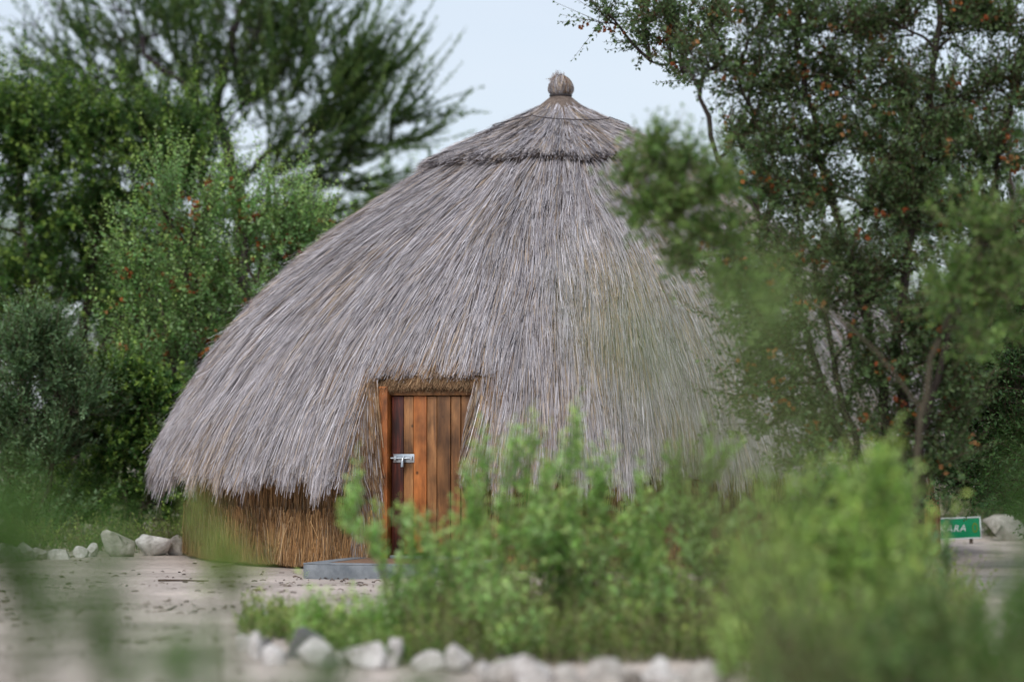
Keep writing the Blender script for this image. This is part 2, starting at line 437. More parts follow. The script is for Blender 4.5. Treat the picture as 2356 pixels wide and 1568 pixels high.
for args in ((132000, -1.7, 1.7, S_CAP - .25, S_EAVE - .05, -.03, .055, .28, .70, .0035, .008),
             (30000, -1.7, 1.7, S_EAVE - .9, S_EAVE + .05, -.05, .05, .3, .75, .004, .008),
             (9000, 1.7, 2 * math.pi - 1.7, S_CAP - .25, S_EAVE - .05, -.03, .05, .6, 1.1, .014, .03)):
    add_straws(bag, *roof_straws(*args))
# stray straws that stand off the surface
p_, n_, w_, c_ = roof_straws(1500, -1.75, 1.75, S_CAP, S_EAVE - .3, .02, .06, .25, .6, .004, .006, lift=.09)
add_straws(bag, p_, n_, w_, c_ * 1.25)
th_ = bag.build('thatch', M_STRAW, hut); props(th_, kind='stuff')
# cap layer
bag = Bag()
cap_shell_s = np.linspace(0.02, S_CAP - .02, 24); cth = np.linspace(-math.pi, math.pi, 97)
TH, SS = np.meshgrid(cth, cap_shell_s, indexing='ij')
CV = surf(SS, TH, (.03 + .015 * np.clip(SS, 0, 1)) * np.clip(.1 + SS / .45, 0, 1)).reshape(-1, 3)
a_, b_ = [v.ravel() for v in np.meshgrid(np.arange(96), np.arange(23), indexing='ij')]
q0 = a_ * 24 + b_
capo = mesh_obj('cap', CV, np.stack([q0, q0 + 1, q0 + 25, q0 + 24], -1), M_THATCH_CORE, hut, smooth=True)
sol = capo.modifiers.new('solidify', 'SOLIDIFY'); sol.thickness = .07; sol.offset = -1
add_straws(bag, *roof_straws(26000, -1.9, 1.9, .02, S_CAP, .045, .095, .25, .6, .004, .009, eave=False, lift=.035))
add_straws(bag, *roof_straws(2500, -1.9, 1.9, S_CAP - .5, S_CAP + .06, .045, .095, .25, .5, .004, .009, eave=False, lift=.03))
add_straws(bag, *roof_straws(2200, -3.14, 3.14, .0, .30, .05, .09, .2, .4, .005, .009, eave=False, lift=.0))
add_straws(bag, *roof_straws(2500, 1.9, 2 * math.pi - 1.9, .02, S_CAP, .07, .12, .4, .9, .012, .02, eave=False, lift=.03))
ct = bag.build('cap_thatch', M_STRAW, hut); props(ct, kind='stuff')
# scalloped binding wire
th = np.linspace(-math.pi, math.pi, 260)
k = np.mod(th * 4.2 / math.pi + .35, 1.0)
sw = .62 + .16 * np.abs(np.sin(math.pi * 4.2 * (th / math.pi) / 1 * .5 + 1.1)) ** .8
wp = surf(sw, th, .112)[None]
V, q = tubes(wp, np.full((1, 260), .006), 5)
mesh_obj('binding_wire', V, q, M_WIRE, hut)
# topknot: straws rise from the neck, bend over and hang back
bag = Bag(); n = 1900
az = rng.uniform(0, 2 * math.pi, n); tt = np.linspace(0, 1, 7)[None, :]
pol = (.15 * rng.random(n))[:, None] + tt * rng.uniform(1.5, 2.35, n)[:, None]
lump = .108 + .03 * (vnoise(az * 2.2, 0, 81) - .3) + rng.uniform(-.02, .022, n)
azz = az[:, None] + rng.normal(0, .4, n)[:, None] * tt
rr = lump[:, None] * np.sin(pol) * (1 + .12 * tt); zz = 5.24 + lump[:, None] * (np.cos(pol) * np.where(pol < 1.57, 1.0, .9)) - .02 * tt
pts = np.stack([HX + rr * np.cos(azz), HYD + rr * np.sin(azz), zz], -1)
nr = np.stack([np.sin(pol) * np.cos(azz), np.sin(pol) * np.sin(azz), np.cos(pol)], -1)
add_straws(bag, pts, unit(nr), rng.uniform(.005, .010, n), straw_cols(n, np.full(n, .05), np.full(n, .45)) * rng.uniform(.5, 1.1, (n, 1)))
n = 260                                                       # loose ends sticking out on top
az = np.where(rng.random(n) < .7, rng.uniform(2.2, 4.3, n), rng.uniform(0, 6.28, n)); tt = np.linspace(0, 1, 4)[None, :]; Lz = rng.uniform(.04, .12, n)[:, None]; el_ = rng.uniform(.15, 1.0, n)[:, None]; jx = rng.normal(0, .035, n)[:, None]
pts = np.stack([HX - .02 + jx + Lz * (1.1 - el_) * tt * np.cos(az)[:, None], HYD + jx + Lz * .4 * tt * np.sin(az)[:, None], 5.325 - 3 * jx ** 2 + Lz * el_ * tt - .05 * tt ** 2 * (1 - el_)], -1)
add_straws(bag, pts, np.broadcast_to(np.array([0, -1., .2]), pts.shape), rng.uniform(.004, .008, n), straw_cols(n, np.full(n, .3)))
tk = bag.build('topknot', M_STRAW, hut); props(tk, kind='stuff')
# plug of the knot and its dark tie
def lathe(rz, seg=28):
    rz = np.array(rz); a = np.linspace(0, 2 * math.pi, seg, endpoint=False)
    V = np.stack([HX + rz[:, 0][:, None] * np.cos(a), HYD + rz[:, 0][:, None] * np.sin(a), np.broadcast_to(rz[:, 1][:, None], (len(rz), seg))], -1).reshape(-1, 3)
    i, j = [v.ravel() for v in np.meshgrid(np.arange(len(rz) - 1), np.arange(seg), indexing='ij')]
    return V, np.stack([i * seg + j, i * seg + (j + 1) % seg, (i + 1) * seg + (j + 1) % seg, (i + 1) * seg + j], -1)
V, q = lathe([(.005, 5.325), (.05, 5.31), (.08, 5.275), (.09, 5.22), (.085, 5.16), (.10, 5.08), (.10, 4.98)])
mesh_obj('knot_core', V, q, M_THATCH_CORE, hut, smooth=True)
V, q = lathe([(.118, 5.125), (.128, 5.135), (.128, 5.15), (.118, 5.16)])
mesh_obj('knot_tie', V, q, M_WIRE, hut, smooth=True)

# wall
def wall_pt(th, r, z): return np.stack([HX + r * np.sin(th), HYD - r * np.cos(th), z], -1)
gap = math.asin(.50 / 4.08)
tw = np.linspace(TD + gap, TD - gap + 2 * math.pi, 200); zw = np.array([-.08, .3, .7, 1.2, 1.75])
TW, ZW = np.meshgrid(tw, zw, indexing='ij')
V = wall_pt(TW, np.full_like(TW, 4.06), ZW).reshape(-1, 3)
a_, b_ = [v.ravel() for v in np.meshgrid(np.arange(199), np.arange(4), indexing='ij')]
q0 = a_ * 5 + b_
wallo = mesh_obj('wall', V, np.stack([q0, q0 + 5, q0 + 6, q0 + 1], -1), M_WALL_CORE, hut, smooth=True)
sol = wallo.modifiers.new('solidify', 'SOLIDIFY'); sol.thickness = .15; sol.offset = -1
def wall_straws(n, th0, th1, r, zlo, zhi, Lmin, Lmax, wmin, wmax, ztop=None, brown=1.0, zbot=.0):
    th = rng.uniform(th0, th1, n)
    ok = np.abs(np.sin((th - TD)) * 4.1) > .54
    ok |= np.cos(th - TD) < 0
    th = th[ok]; n = len(th)
    L = rng.uniform(Lmin, Lmax, n)
    z0 = rng.uniform(zlo, zhi, n)
    if ztop is not None: z0 = np.minimum(z0, ztop + .05 * (vnoise(th * 18, 0, 31) - .5) + rng.normal(0, .025, n))
    z1 = np.maximum(z0 - L, zbot + .03 * rng.random(n) + .03 * vnoise(th * 50, 0, 33))
    t = np.linspace(0, 1, 3)[None, :]
    Z = z0[:, None] + (z1 - z0)[:, None] * t
    rr = r + rng.uniform(-.02, .03, n)[:, None] + rng.normal(0, .015, n)[:, None] * t + .02 * vnoise(th * 30, z0, 34)[:, None]
    T_ = th[:, None] + (rng.normal(0, .010, n) + .02 * (vnoise(th * 40, z0 * 3, 35) - .5))[:, None] * t
    pts = wall_pt(T_, rr, Z)
    nrm = np.stack([np.sin(T_), -np.cos(T_), np.zeros_like(T_)], -1)
    pal = np.array([lin(164, 124, 82), lin(146, 110, 72), lin(180, 142, 98), lin(122, 92, 64), lin(158, 136, 112), lin(186, 156, 118)])
    c = pal[rng.choice(6, n, p=[.28, .24, .16, .16, .10, .06])] * np.clip(rng.normal(1, .2, n), .5, 1.5)[:, None]
    c = c * (.75 + .5 * vnoise(th * 20, z0 * 2, 36))[:, None]
    return pts, nrm, rng.uniform(wmin, wmax, n), c
bag = Bag()
add_straws(bag, *wall_straws(13000, -1.7, 1.7, 4.10, .35, 1.45, .25, .6, .004, .009))
add_straws(bag, *wall_straws(29000, -1.7, 1.7, 4.17, .10, .62, .18, .42, .004, .008, ztop=.60))
add_straws(bag, *wall_straws(3000, 1.7, 2 * math.pi - 1.7, 4.12, .15, 1.4, .4, .8, .015, .03))
wt = bag.build('wall_thatch', M_STRAW, hut); props(wt, kind='stuff')

# the reveal of the notch: brown straw on both sides and trimmed ends above
bag = Bag()
ed = np.array([math.sin(TD), -math.cos(TD), 0.]); eu = np.array([math.cos(TD), math.sin(TD), 0.])
HC = np.array([HX, HYD, 0.])
def door_pt(u, r, z):
    u, r, z = np.broadcast_arrays(np.asarray(u, float), np.asarray(r, float), np.asarray(z, float))
    return HC + u[..., None] * eu + r[..., None] * ed + z[..., None] * np.array([0, 0, 1.])
for sgn, n in ((-1, 9000), (1, 4200)):
    f = rng.random(n) * .9; z0 = .55 + (1.93 - (.13 if sgn < 0 else .04) * f - .55) * rng.random(n) ** .85
    L = rng.uniform(.3, .65, n)
    ub = -(.53 + .19 * f ** .8 + .03 * rng.random(n)) if sgn < 0 else (.50 + .11 * rng.random(n))
    t = np.linspace(0, 1, 4)[None, :]
    Z = z0[:, None] - L[:, None] * t
    Z = np.maximum(Z, .05 + .1 * rng.random(n)[:, None]) if True else Z
    rs = np.interp(-Z, -fz, fr); rw = 4.10
    rs = np.sqrt(np.maximum(rs ** 2 - .56 ** 2, 0))
    low = np.clip((eave_z(TD) - .05 - Z) / .25, 0, 1)
    rr = rw + (np.maximum(rs - rw, .02)) * f[:, None] * (1 - .8 * low) * (.75 + .25 * t)
    U = ub[:, None] + (rng.normal(0, .03, n) - (.05 if sgn > 0 else -.0))[:, None] * t + .05 * (vnoise(z0 * 4, f * 4, 41 + sgn)[:, None] - .5) * t
    U = np.where(np.abs(U) < .455, sgn * .455, U)
    pts = door_pt(U, rr, Z)
    nrm = np.broadcast_to(unit(-sgn * eu * .7 + ed * .7), pts.shape)
    br = np.where(rng.random(n) < .55 - .35 * f * (z0 > 1.0), 1.0, .25)
    c = straw_cols(n, br, np.full(n, .6)) * (.98 if sgn > 0 else 1.0)
    add_straws(bag, pts, nrm, rng.uniform(.005, .011, n), c, roll=.9)
n = 7500
u = rng.uniform(-.66, .57, n); f = rng.random(n) ** 1.3
zt = Z_CUT + .012 * rng.normal(0, 1, n) - .03 - .07 * (1 - f) + .03 * (vnoise(u * 9, f * 4, 44) - .5)
zt += np.where(u < 0, -.10 * np.clip((-u - .3) / .3, 0, 1) ** 2, 0)
rs = np.sqrt(np.interp(-zt, -fz, fr) ** 2 - u ** 2)
rr = 4.0 + (rs - 4.0 - .05) * f
t = np.linspace(0, 1, 3)[None, :]
L = rng.uniform(.03, .09, n)[:, None]
pts = door_pt(u[:, None] + rng.normal(0, .03, n)[:, None] * t, rr[:, None] + L * .6 * t, zt[:, None] + .04 - L * t)
nrm = np.broadcast_to(unit(ed * .8 - np.array([0, 0, .3])), pts.shape)
c = C_BROWN[rng.integers(0, 4, n)] * np.clip(rng.normal(.85, .25, n), .4, 1.5)[:, None] * (.7 + .5 * vnoise(u * 14, f * 6, 45))[:, None]
add_straws(bag, pts, nrm, rng.uniform(.004, .008, n), c)
rv = bag.build('doorway_thatch', M_STRAW, hut); props(rv, kind='stuff')
# solid filling behind the trimmed ends and sides so no light leaks in
def dbox(u0, u1, r0, r1, z0, z1):
    b = boxv(u0, u1, r0, r1, z0, z1)
    return door_pt(b[:, 0], b[:, 1], b[:, 2])
def dmesh(name, boxes, mat, parent, bev=.004):
    bg_ = Bag()
    for b in boxes: bg_.add(dbox(*b), BOXF[:, ::-1])
    c0 = np.concatenate(bg_.v).mean(0)
    o = bg_.build(name, mat, parent, origin=c0)
    # local axes: turn the object so that its own X runs along the door
    if bev: bevel(o, bev)
    return o
dmesh('thatch_lintel_core', [(-.60, .60, 3.70, 3.96, 1.81, 1.97)], M_WALL_CORE, hut, 0)
DR = 4.00                                                    # door face radius
Z0D, Z1D = .155, 1.735
door = dmesh('door', [(-.43, .44, DR - .07, DR - .045, Z0D + .12, Z0D + .24), (-.43, .44, DR - .07, DR - .045, Z1D - .3, Z1D - .18),
                      (-.43, .44, DR - .085, DR - .07, Z0D, Z1D)], M_WOOD_DARK, hut, .003)
props(door, 'brown plank door with a steel slide bolt')
edges = np.cumsum([-.425, .133, .104, .142, .108, .146, .108, .125])
mats = [M_WOOD_DARK, M_WOOD, M_WOOD_ORANGE, M_WOOD, M_WOOD, M_WOOD, M_WOOD]  # first plank's dark colour holds its own stain plus the shade beside the jamb
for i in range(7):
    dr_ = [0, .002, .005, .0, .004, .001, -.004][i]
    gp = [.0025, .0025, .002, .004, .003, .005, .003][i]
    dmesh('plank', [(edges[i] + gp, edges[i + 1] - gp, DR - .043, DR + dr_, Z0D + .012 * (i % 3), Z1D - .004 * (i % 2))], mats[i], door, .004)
# bolt on the first planks
bz = 1.115; bu = -.40
dmesh('bolt_plate', [(bu, bu + .225, DR + .006, DR + .010, bz - .042, bz + .042)], M_STEEL, door, .001)
V, q = tubes(np.linspace(door_pt(bu - .02, DR + .024, bz), door_pt(bu + .185, DR + .024, bz), 6)[None], np.full((1, 6), .010), 10)
mesh_obj('bolt_bar', V, q, M_STEEL, door, smooth=True)
for ku, kw in ((.012, .028), (.10, .025), (.185, .025)):
    dmesh('bolt_keeper', [(bu + ku, bu + ku + kw, DR + .010, DR + .037, bz - .02, bz + .02)], M_STEEL, door, .003)
V, q = tubes(np.array([door_pt(bu + .112, DR + .036, bz), door_pt(bu + .112, DR + .046, bz - .03), door_pt(bu + .110, DR + .048, bz - .085)])[None], np.array([[.011, .015, .017]]), 10)
mesh_obj('bolt_handle', V, q, M_STEEL, door, smooth=True)
# frame
dmesh('jamb', [(-.545, -.435, DR - .12, DR + .085, .12, 1.83)], M_WOOD_ORANGE, hut, .004)
dmesh('jamb', [(.455, .55, DR - .12, DR + .06, .12, 1.83)], M_WOOD_ORANGE, hut, .004)
dmesh('lintel', [(-.432, .452, DR - .05, DR + .03, 1.74, 1.815)], M_WOOD, hut, .004)
dmesh('threshold', [(-.55, .55, DR - .12, DR + .02, .03, .15)], M_CONCRETE, hut, .004)

# doorstep
ds_o = door_pt(0, 4.75, 0)
step = empty('doorstep', ds_o); props(step, 'blue grey concrete doorstep slab in front of the hut door', 'step')
def slab():
    u0, u1, r0, r1, zt = -.78, .80, 4.06, 5.36, .135
    o = dmesh('slab', [(u0, u1, r0, r1, -.05, zt - .012)], M_CONCRETE, step, .012)
    rim = [(u0, u1, r1 - .16, r1, zt - .014, zt), (u0, u0 + .16, r0, r1 - .16, zt - .014, zt - .001), (u1 - .16, u1, r0, r1 - .16, zt - .014, zt - .001)]
    dmesh('rim', rim, M_CONCRETE, step, .003)
slab()
mato = dmesh('door_mat', [(-.58, .60, 4.24, 5.16, .1245, .1335)], M_MAT, None, .003)
props(mato, 'flat brown mat set into the grey doorstep slab', 'mat')

# ------------------------------------------------------------------ plants
def curve_pts(p0, p1, n, sag=0., wob=.05, r=None):
    t = np.linspace(0, 1, n)[:, None]
    p = p0 + (p1 - p0) * t
    L = np.linalg.norm(p1 - p0)
    w = (r or rng).normal(0, 1, (3,)) * wob * L
    p = p + np.sin(t * math.pi) * w + np.sin(t * 2 * math.pi) * (r or rng).normal(0, 1, 3) * wob * .5 * L
    p[:, 2] += (np.sin(t * math.pi) * sag * L)[:, 0]
    return p
def shoots_to_leaves(lb, wb, org, dirs, Ls, spec):
    """org,dirs (N,3), Ls (N,) -> leaves on curved shoots"""
    n = len(org); m = spec['per']
    upc = spec.get('curl', .25)
    sidev = rng.normal(0, .18, (n, 3))
    t = (np.arange(m) + .6) / m
    tl = t[None, :, None]
    bendv = np.array([0, 0, upc]) + sidev
    pos = org[:, None] + dirs[:, None] * (Ls[:, None, None] * tl) + bendv[:, None] * (Ls[:, None, None] * tl ** 2)
    tan = unit(dirs[:, None] + 2 * bendv[:, None] * tl)
    # twigs
    kt = spec.get('twigk', 2)
    tt = np.linspace(0, 1, kt)[None, :, None]
    tp = org[:, None] + dirs[:, None] * (Ls[:, None, None] * tt) + bendv[:, None] * (Ls[:, None, None] * tt ** 2)
    rad = np.linspace(1, .35, kt)[None] * np.full((n, 1), spec.get('twig', .004))
    V, q = tubes(tp, rad, 3); wb.add(V, q, spec.get('twigc', lin(92, 80, 66)) * rng.uniform(.7, 1.3))
    # leaf frames
    ph = rng.uniform(0, 6.28, (n, 1)) + np.arange(m)[None] * spec.get('phyl', 2.4)
    ref = np.where(np.abs(tan[..., 2:3]) > .85, np.array([1., 0, 0]), np.array([0, 0, 1.]))
    A = unit(np.cross(tan, ref)); B = np.cross(tan, A)
    radial = A * np.cos(ph)[..., None] + B * np.sin(ph)[..., None]
    al = rng.uniform(*spec.get('ang', (.6, 1.2)), (n, m, 1))
    ld = unit(tan * np.cos(al) + radial * np.sin(al))
    keep_ = rng.random((n, m)) < spec.get('fill', .92)
    pos, ld, tan_ = pos[keep_], ld[keep_], tan[keep_]
    tl2 = np.broadcast_to(t[None], (n, m))[keep_]
    k = len(pos)
    sz = spec['len'] * rng.uniform(.6, 1.25, k) * (1 - .35 * tl2 ** 3)
    wd = spec['wid'] * rng.uniform(.7, 1.2, k) * .5 * (sz / spec['len'])
    upr = unit(np.array([0, 0, 1.]) * .8 + tan_ * .4 + rng.normal(0, .55, (k, 3)))
    sd_ = unit(np.cross(ld, upr)); nn = np.cross(sd_, ld)
    fold = .25 * wd[:, None] * nn
    Lv = sz[:, None]
    v0 = pos; v1 = pos + ld * Lv * .5 - sd_ * wd[:, None] + fold; v2 = pos + ld * Lv - nn * Lv * .12; v3 = pos + ld * Lv * .5 + sd_ * wd[:, None] + fold
    V = np.stack([v0, v1, v2, v3], 1).reshape(-1, 3)
    b = np.arange(k)[:, None] * 4
    f = np.concatenate([b + np.array([[0, 2, 1]]), b + np.array([[0, 3, 2]])], 0)
    pal = spec['pal']; c = pal[rng.integers(0, len(pal), k)]
    shoot_tone = np.broadcast_to(rng.uniform(.72, 1.28, (n, 1)), (n, m))[keep_]
    c = c * (shoot_tone * rng.uniform(.8, 1.2, k))[:, None]
    yy = np.clip((tl2 - .6) / .4, 0, 1) * spec.get('young', .5) * np.broadcast_to(rng.random((n, 1)), (n, m))[keep_]
    c = c * (1 - yy[:, None]) + spec['tip'] * yy[:, None]
    lb.add(V, f, np.repeat(c, 4, 0))
def pod_clusters(pb, centers, size, n_each=(3, 7), spread=.05):
    pal = np.array([lin(160, 98, 56), lin(176, 114, 66), lin(138, 84, 52), lin(150, 84, 54), lin(174, 128, 86)])
    cnt = rng.integers(n_each[0], n_each[1] + 1, len(centers))
    c0 = np.repeat(centers, cnt, 0); k = len(c0)
    p = c0 + rng.normal(0, spread, (k, 3)) * np.array([1, 1, .8])
    ax = unit(rng.normal(0, 1, (k, 3))); rf = unit(rng.normal(0, 1, (k, 3)))
    A = unit(np.cross(ax, rf)); B = np.cross(ax, A)
    s = size * rng.uniform(.7, 1.2, k)[:, None]
    cc = np.repeat(pal[rng.integers(0, 5, len(centers))], cnt, 0) * rng.uniform(.7, 1.25, (k, 1))
    for W in (A, B):                         # two crossed wings
        V = np.stack([p - ax * s * .6, p + W * s * .5, p + ax * s * .6, p - W * s * .5], 1).reshape(-1, 3)
        b = np.arange(k)[:, None] * 4
        pb.add(V, np.concatenate([b + np.array([[0, 1, 2]]), b + np.array([[0, 2, 3]])], 0), np.repeat(cc, 4, 0))
def plant(name, label, cat, base, limbs, blobs, spec, group=None, pods=None, bark=lin(74, 66, 60), bare=None, sub=(9, 9), trunk_name='trunk', crown_name='crown', extra=None):
    """limbs: list of (points, r0, r1); blobs: list of (centre, radii, density)"""
    base = np.asarray(base, float)
    root = empty(name, base); props(root, label, cat, group)
    wb, lb, pb = Bag(), Bag(), Bag()
    allp = []
    for pts, r0, r1 in limbs:
        pts = np.asarray(pts, float)
        # resample smoothly
        d = np.concatenate([[0], np.cumsum(np.linalg.norm(np.diff(pts, axis=0), axis=1))])
        n = max(6, int(d[-1] / .12)); s = np.linspace(0, d[-1], n)
        p = np.stack([np.interp(s, d, pts[:, i]) for i in range(3)], -1)
        for _ in range(3):
            p[1:-1] = (p[:-2] + 2 * p[1:-1] + p[2:]) / 4
        p[1:-1] += rng.normal(0, .35 * min(r0, .05), (n - 2, 3))
        rr = r0 + (r1 - r0) * np.linspace(0, 1, n) ** .8
        V, q = tubes(p[None], rr[None] * rng.uniform(.93, 1.07, (1, n)), 8); wb.add(V, q, bark * rng.uniform(.85, 1.15))
        allp.append(p)
    allp = np.concatenate(allp) if allp else base[None]
    O, D, Lh = [], [], []
    podc = []
    tw2 = spec.get('branch', .010)
    for c, rad, dens in blobs:
        c = np.asarray(c, float); rad = np.asarray(rad, float) * np.ones(3)
        nb_ = max(2, int(sub[0] * dens)); ns = sub[1]
        j = np.argmin(np.linalg.norm(allp - (c - np.array([0, 0, rad[2] * .5])), axis=1)); att = allp[j]
        if np.linalg.norm(att - c) > .15:
            p = curve_pts(att, c, 8, sag=.05, wob=.05)
            V, q = tubes(p[None], np.linspace(tw2 * 1.9, tw2, 8)[None], 5); wb.add(V, q, bark * rng.uniform(.85, 1.15))
        dv = unit(rng.normal(0, 1, (nb_, 3)) + np.array([0, 0, spec.get('up', .35)]) + .35 * unit(c - att))
        ends = c + dv * rad * rng.uniform(.55, 1.0, (nb_, 1))
        st = c + (att - c) * rng.uniform(0, .35, (nb_, 1))
        t = np.linspace(0, 1, 5)[None, :, None]
        bp = st[:, None] + (ends - st)[:, None] * t + np.sin(t * math.pi) * rng.normal(0, .08, (nb_, 1, 3)) * rad.mean()
        V, q = tubes(bp, np.broadcast_to(np.linspace(tw2 * .8, tw2 * .35, 5), (nb_, 5)), 4); wb.add(V, q, bark * rng.uniform(.85, 1.15))
        ti = rng.uniform(.12, 1, (nb_, ns)); ti[:, -1] = 1
        f = ti * 4; i0 = np.clip(f.astype(int), 0, 3); fr_ = (f - i0)[..., None]
        bi = np.arange(nb_)[:, None]
        o_ = bp[bi, i0] * (1 - fr_) + bp[bi, i0 + 1] * fr_
        bdir = unit(bp[:, -1] - bp[:, 0])[:, None]
        out = unit(o_ - c)
        d_ = unit(bdir * .55 + out * .35 + np.array([0, 0, spec.get('up', .35)]) + (spec['away'][1] * unit(o_ - spec['away'][0]) if 'away' in spec else 0) + rng.normal(0, spec.get('rnd', .5), (nb_, ns, 3)))
        o_ = o_.reshape(-1, 3); d_ = d_.reshape(-1, 3)
        zok = o_[:, 2] > .03; o_, d_ = o_[zok], d_[zok]
        O.append(o_); D.append(d_); Lh.append(spec['shoot'] * rng.uniform(.55, 1.3, len(o_)))
        if pods:
            kk = rng.poisson(pods * dens)
            if kk: podc.append(o_[rng.integers(0, len(o_), kk)] + d_[rng.integers(0, len(d_), kk)] * spec['shoot'] * .4)
    if extra is not None:
        O.append(extra[0]); D.append(extra[1]); Lh.append(extra[2])
    O, D, Lh = np.concatenate(O), np.concatenate(D), np.concatenate(Lh)
    shoots_to_leaves(lb, wb, O, D, Lh, spec)
    if bare is not None: bare(wb)
    wb.build(trunk_name, M_BARK, root)
    cr = lb.build(crown_name, M_LEAF, root)
    props(cr, kind='stuff')
    if podc:
        pod_clusters(pb, np.concatenate(podc), spec.get('pod', .03), spread=spec.get('podspread', .05))
        po = pb.build('seed_pods', M_POD, root); props(po, kind='stuff')
    return root
def pal(*cs): return np.array([lin(*c) for c in cs])

# leaf kinds
SP_POD = dict(per=15, len=.052, wid=.032, shoot=.38, up=.3, rnd=.6, pal=pal((72, 96, 56), (86, 110, 66), (62, 84, 52), (98, 118, 84)), tip=lin(132, 156, 88), young=.4, pod=.045, podspread=.04, branch=.009)
SP_POD_BACK = dict(SP_POD, per=26, len=.060, wid=.040, pal=pal((118, 158, 96), (132, 170, 106), (104, 144, 86), (150, 178, 130)), tip=lin(196, 220, 120), young=1.0, shoot=.66, up=.75, rnd=.42, curl=.3, pod=.055, twigk=3)
SP_DARK = dict(per=28, len=.080, wid=.050, shoot=.80, up=.3, rnd=.42, twigk=3, pal=pal((58, 92, 42), (68, 104, 48), (48, 80, 38), (82, 116, 56)), tip=lin(164, 192, 84), young=1.0, curl=.12, branch=.012)
SP_GREY = dict(per=18, len=.075, wid=.034, shoot=.40, up=.6, rnd=.45, pal=pal((98, 126, 90), (112, 140, 104), (84, 112, 78), (76, 104, 68)), tip=lin(156, 180, 132), young=.5, curl=.25, ang=(.4, .9))
SP_ACACIA = dict(per=56, twigk=4, len=.115, wid=.055, shoot=1.25, up=.12, rnd=.22, away=(P(545, 500, 50), .95), pal=pal((72, 100, 58), (82, 110, 62), (62, 88, 54), (100, 124, 66)), tip=lin(136, 160, 82), young=.5, curl=.22, ang=(.3, .7), twig=.006, branch=.018, fill=.88)
SP_FORE = dict(per=13, len=.074, wid=.034, shoot=.40, up=.95, rnd=.42, pal=pal((148, 184, 112), (162, 196, 118), (134, 172, 106), (176, 202, 144)), tip=lin(214, 230, 122), young=.7, curl=.2, ang=(.5, 1.1), twig=.0035, branch=.006, twigc=lin(138, 128, 100))
SP_YEL = dict(SP_FORE, pal=pal((150, 184, 102), (164, 196, 108), (136, 172, 98), (176, 200, 126)), tip=lin(216, 230, 116), young=.8)
SP_NEAR = dict(per=8, len=.045, wid=.024, shoot=.11, up=.9, rnd=.4, pal=pal((84, 122, 58), (98, 136, 66), (72, 108, 54)), tip=lin(134, 164, 76), young=.5, twig=.002, branch=.003)
SP_FINE = dict(per=18, len=.055, wid=.026, shoot=.34, up=.5, rnd=.55, pal=pal((72, 104, 66), (84, 118, 76), (62, 92, 60), (102, 136, 96)), tip=lin(132, 164, 106), young=.4)

def blobs_px(lst, jd=.5, sc=1.0):
    """lst of (x, y, d, half-width px, half-height px, density)"""
    out = []
    for x, y, d, hw, hh, dn in lst:
        a, b = hw / F * d, hh / F * d
        out.append((P(x, y, d), (a, max(.3, (a + b) / 2 * .9), b), dn))
    return out
def L_(*pts): return [P(*p) for p in pts]

# 1 tall thorn tree behind on the left
d = 50
trA = [(L_((580, 1156, d), (570, 900, d), (552, 480, d), (522, 330, d), (490, 250, d), (520, 130, d), (560, -20, d)), .22, .06),
       (L_((522, 330, d), (430, 200, d - 1), (330, 130, d - 1), (320, 60, d), (280, -30, d)), .08, .025),
       (L_((545, 420, d), (640, 330, d), (760, 230, d + .5), (850, 130, d + .5)), .07, .02),
       (L_((552, 480, d), (660, 430, d + 1), (800, 380, d + 1), (900, 330, d + 1)), .06, .02),
       (L_((490, 250, d), (380, 250, d + 1), (240, 200, d + 1), (150, 130, d + 1)), .06, .02),
       (L_((500, 200, d), (600, 60, d), (640, -60, d)), .05, .02)]
blA = blobs_px([(220, 190, d, 110, 100, .9), (310, 120, d, 110, 120, 1), (420, 150, d, 110, 110, 1.1), (420, 60, d, 120, 90, .9), (540, 90, d, 110, 110, 1),
                (640, 60, d, 110, 100, 1.1), (730, 100, d, 100, 70, .9), (650, 200, d, 120, 100, 1.3), (760, 200, d, 120, 80, 1.2), (850, 200, d, 90, 70, .9),
                (700, 310, d, 130, 80, 1.3), (810, 310, d, 100, 60, 1.0), (620, 400, d, 110, 70, 1.1), (740, 410, d, 100, 60, .9),
                (300, 260, d, 120, 90, 1.2), (180, 280, d, 100, 70, .9), (430, 270, d, 110, 90, 1.2), (560, 230, d, 110, 90, 1.1), (250, 20, d, 90, 70, .35), (560, -30, d, 140, 60, .6), (140, 150, d, 50, 50, .3),
                (900, 250, d, 60, 50, .6), (900, 320, d, 50, 40, .4), (680, 500, d, 80, 50, .7), (350, 380, d, 120, 80, 1)])
def bare_twigs(wb):
    n = 60
    o = np.array([P(rng.uniform(30, 620), rng.uniform(20, 230), d + rng.uniform(-.5, .5)) for _ in range(n)])
    dv = unit(np.stack([rng.normal(0, .7, n), rng.normal(0, .3, n), rng.uniform(.2, 1, n)], -1))
    Lb = rng.uniform(.5, 1.4, n)
    t = np.linspace(0, 1, 5)[None, :, None]
    p = o[:, None] + dv[:, None] * Lb[:, None, None] * t + rng.normal(0, .05, (n, 5, 3)) * t
    V, q = tubes(p, np.broadcast_to(np.linspace(.016, .004, 5), (n, 5)), 3); wb.add(V, q, lin(78, 74, 76))
plant('thorn_tree', 'tall feathery thorn tree with a dark trunk rising behind the hut', 'tree', P(580, 1156, d) * np.array([1, 1, 0]), trA, blA, SP_ACACIA, bark=lin(52, 46, 48), bare=bare_twigs, sub=(8, 6))

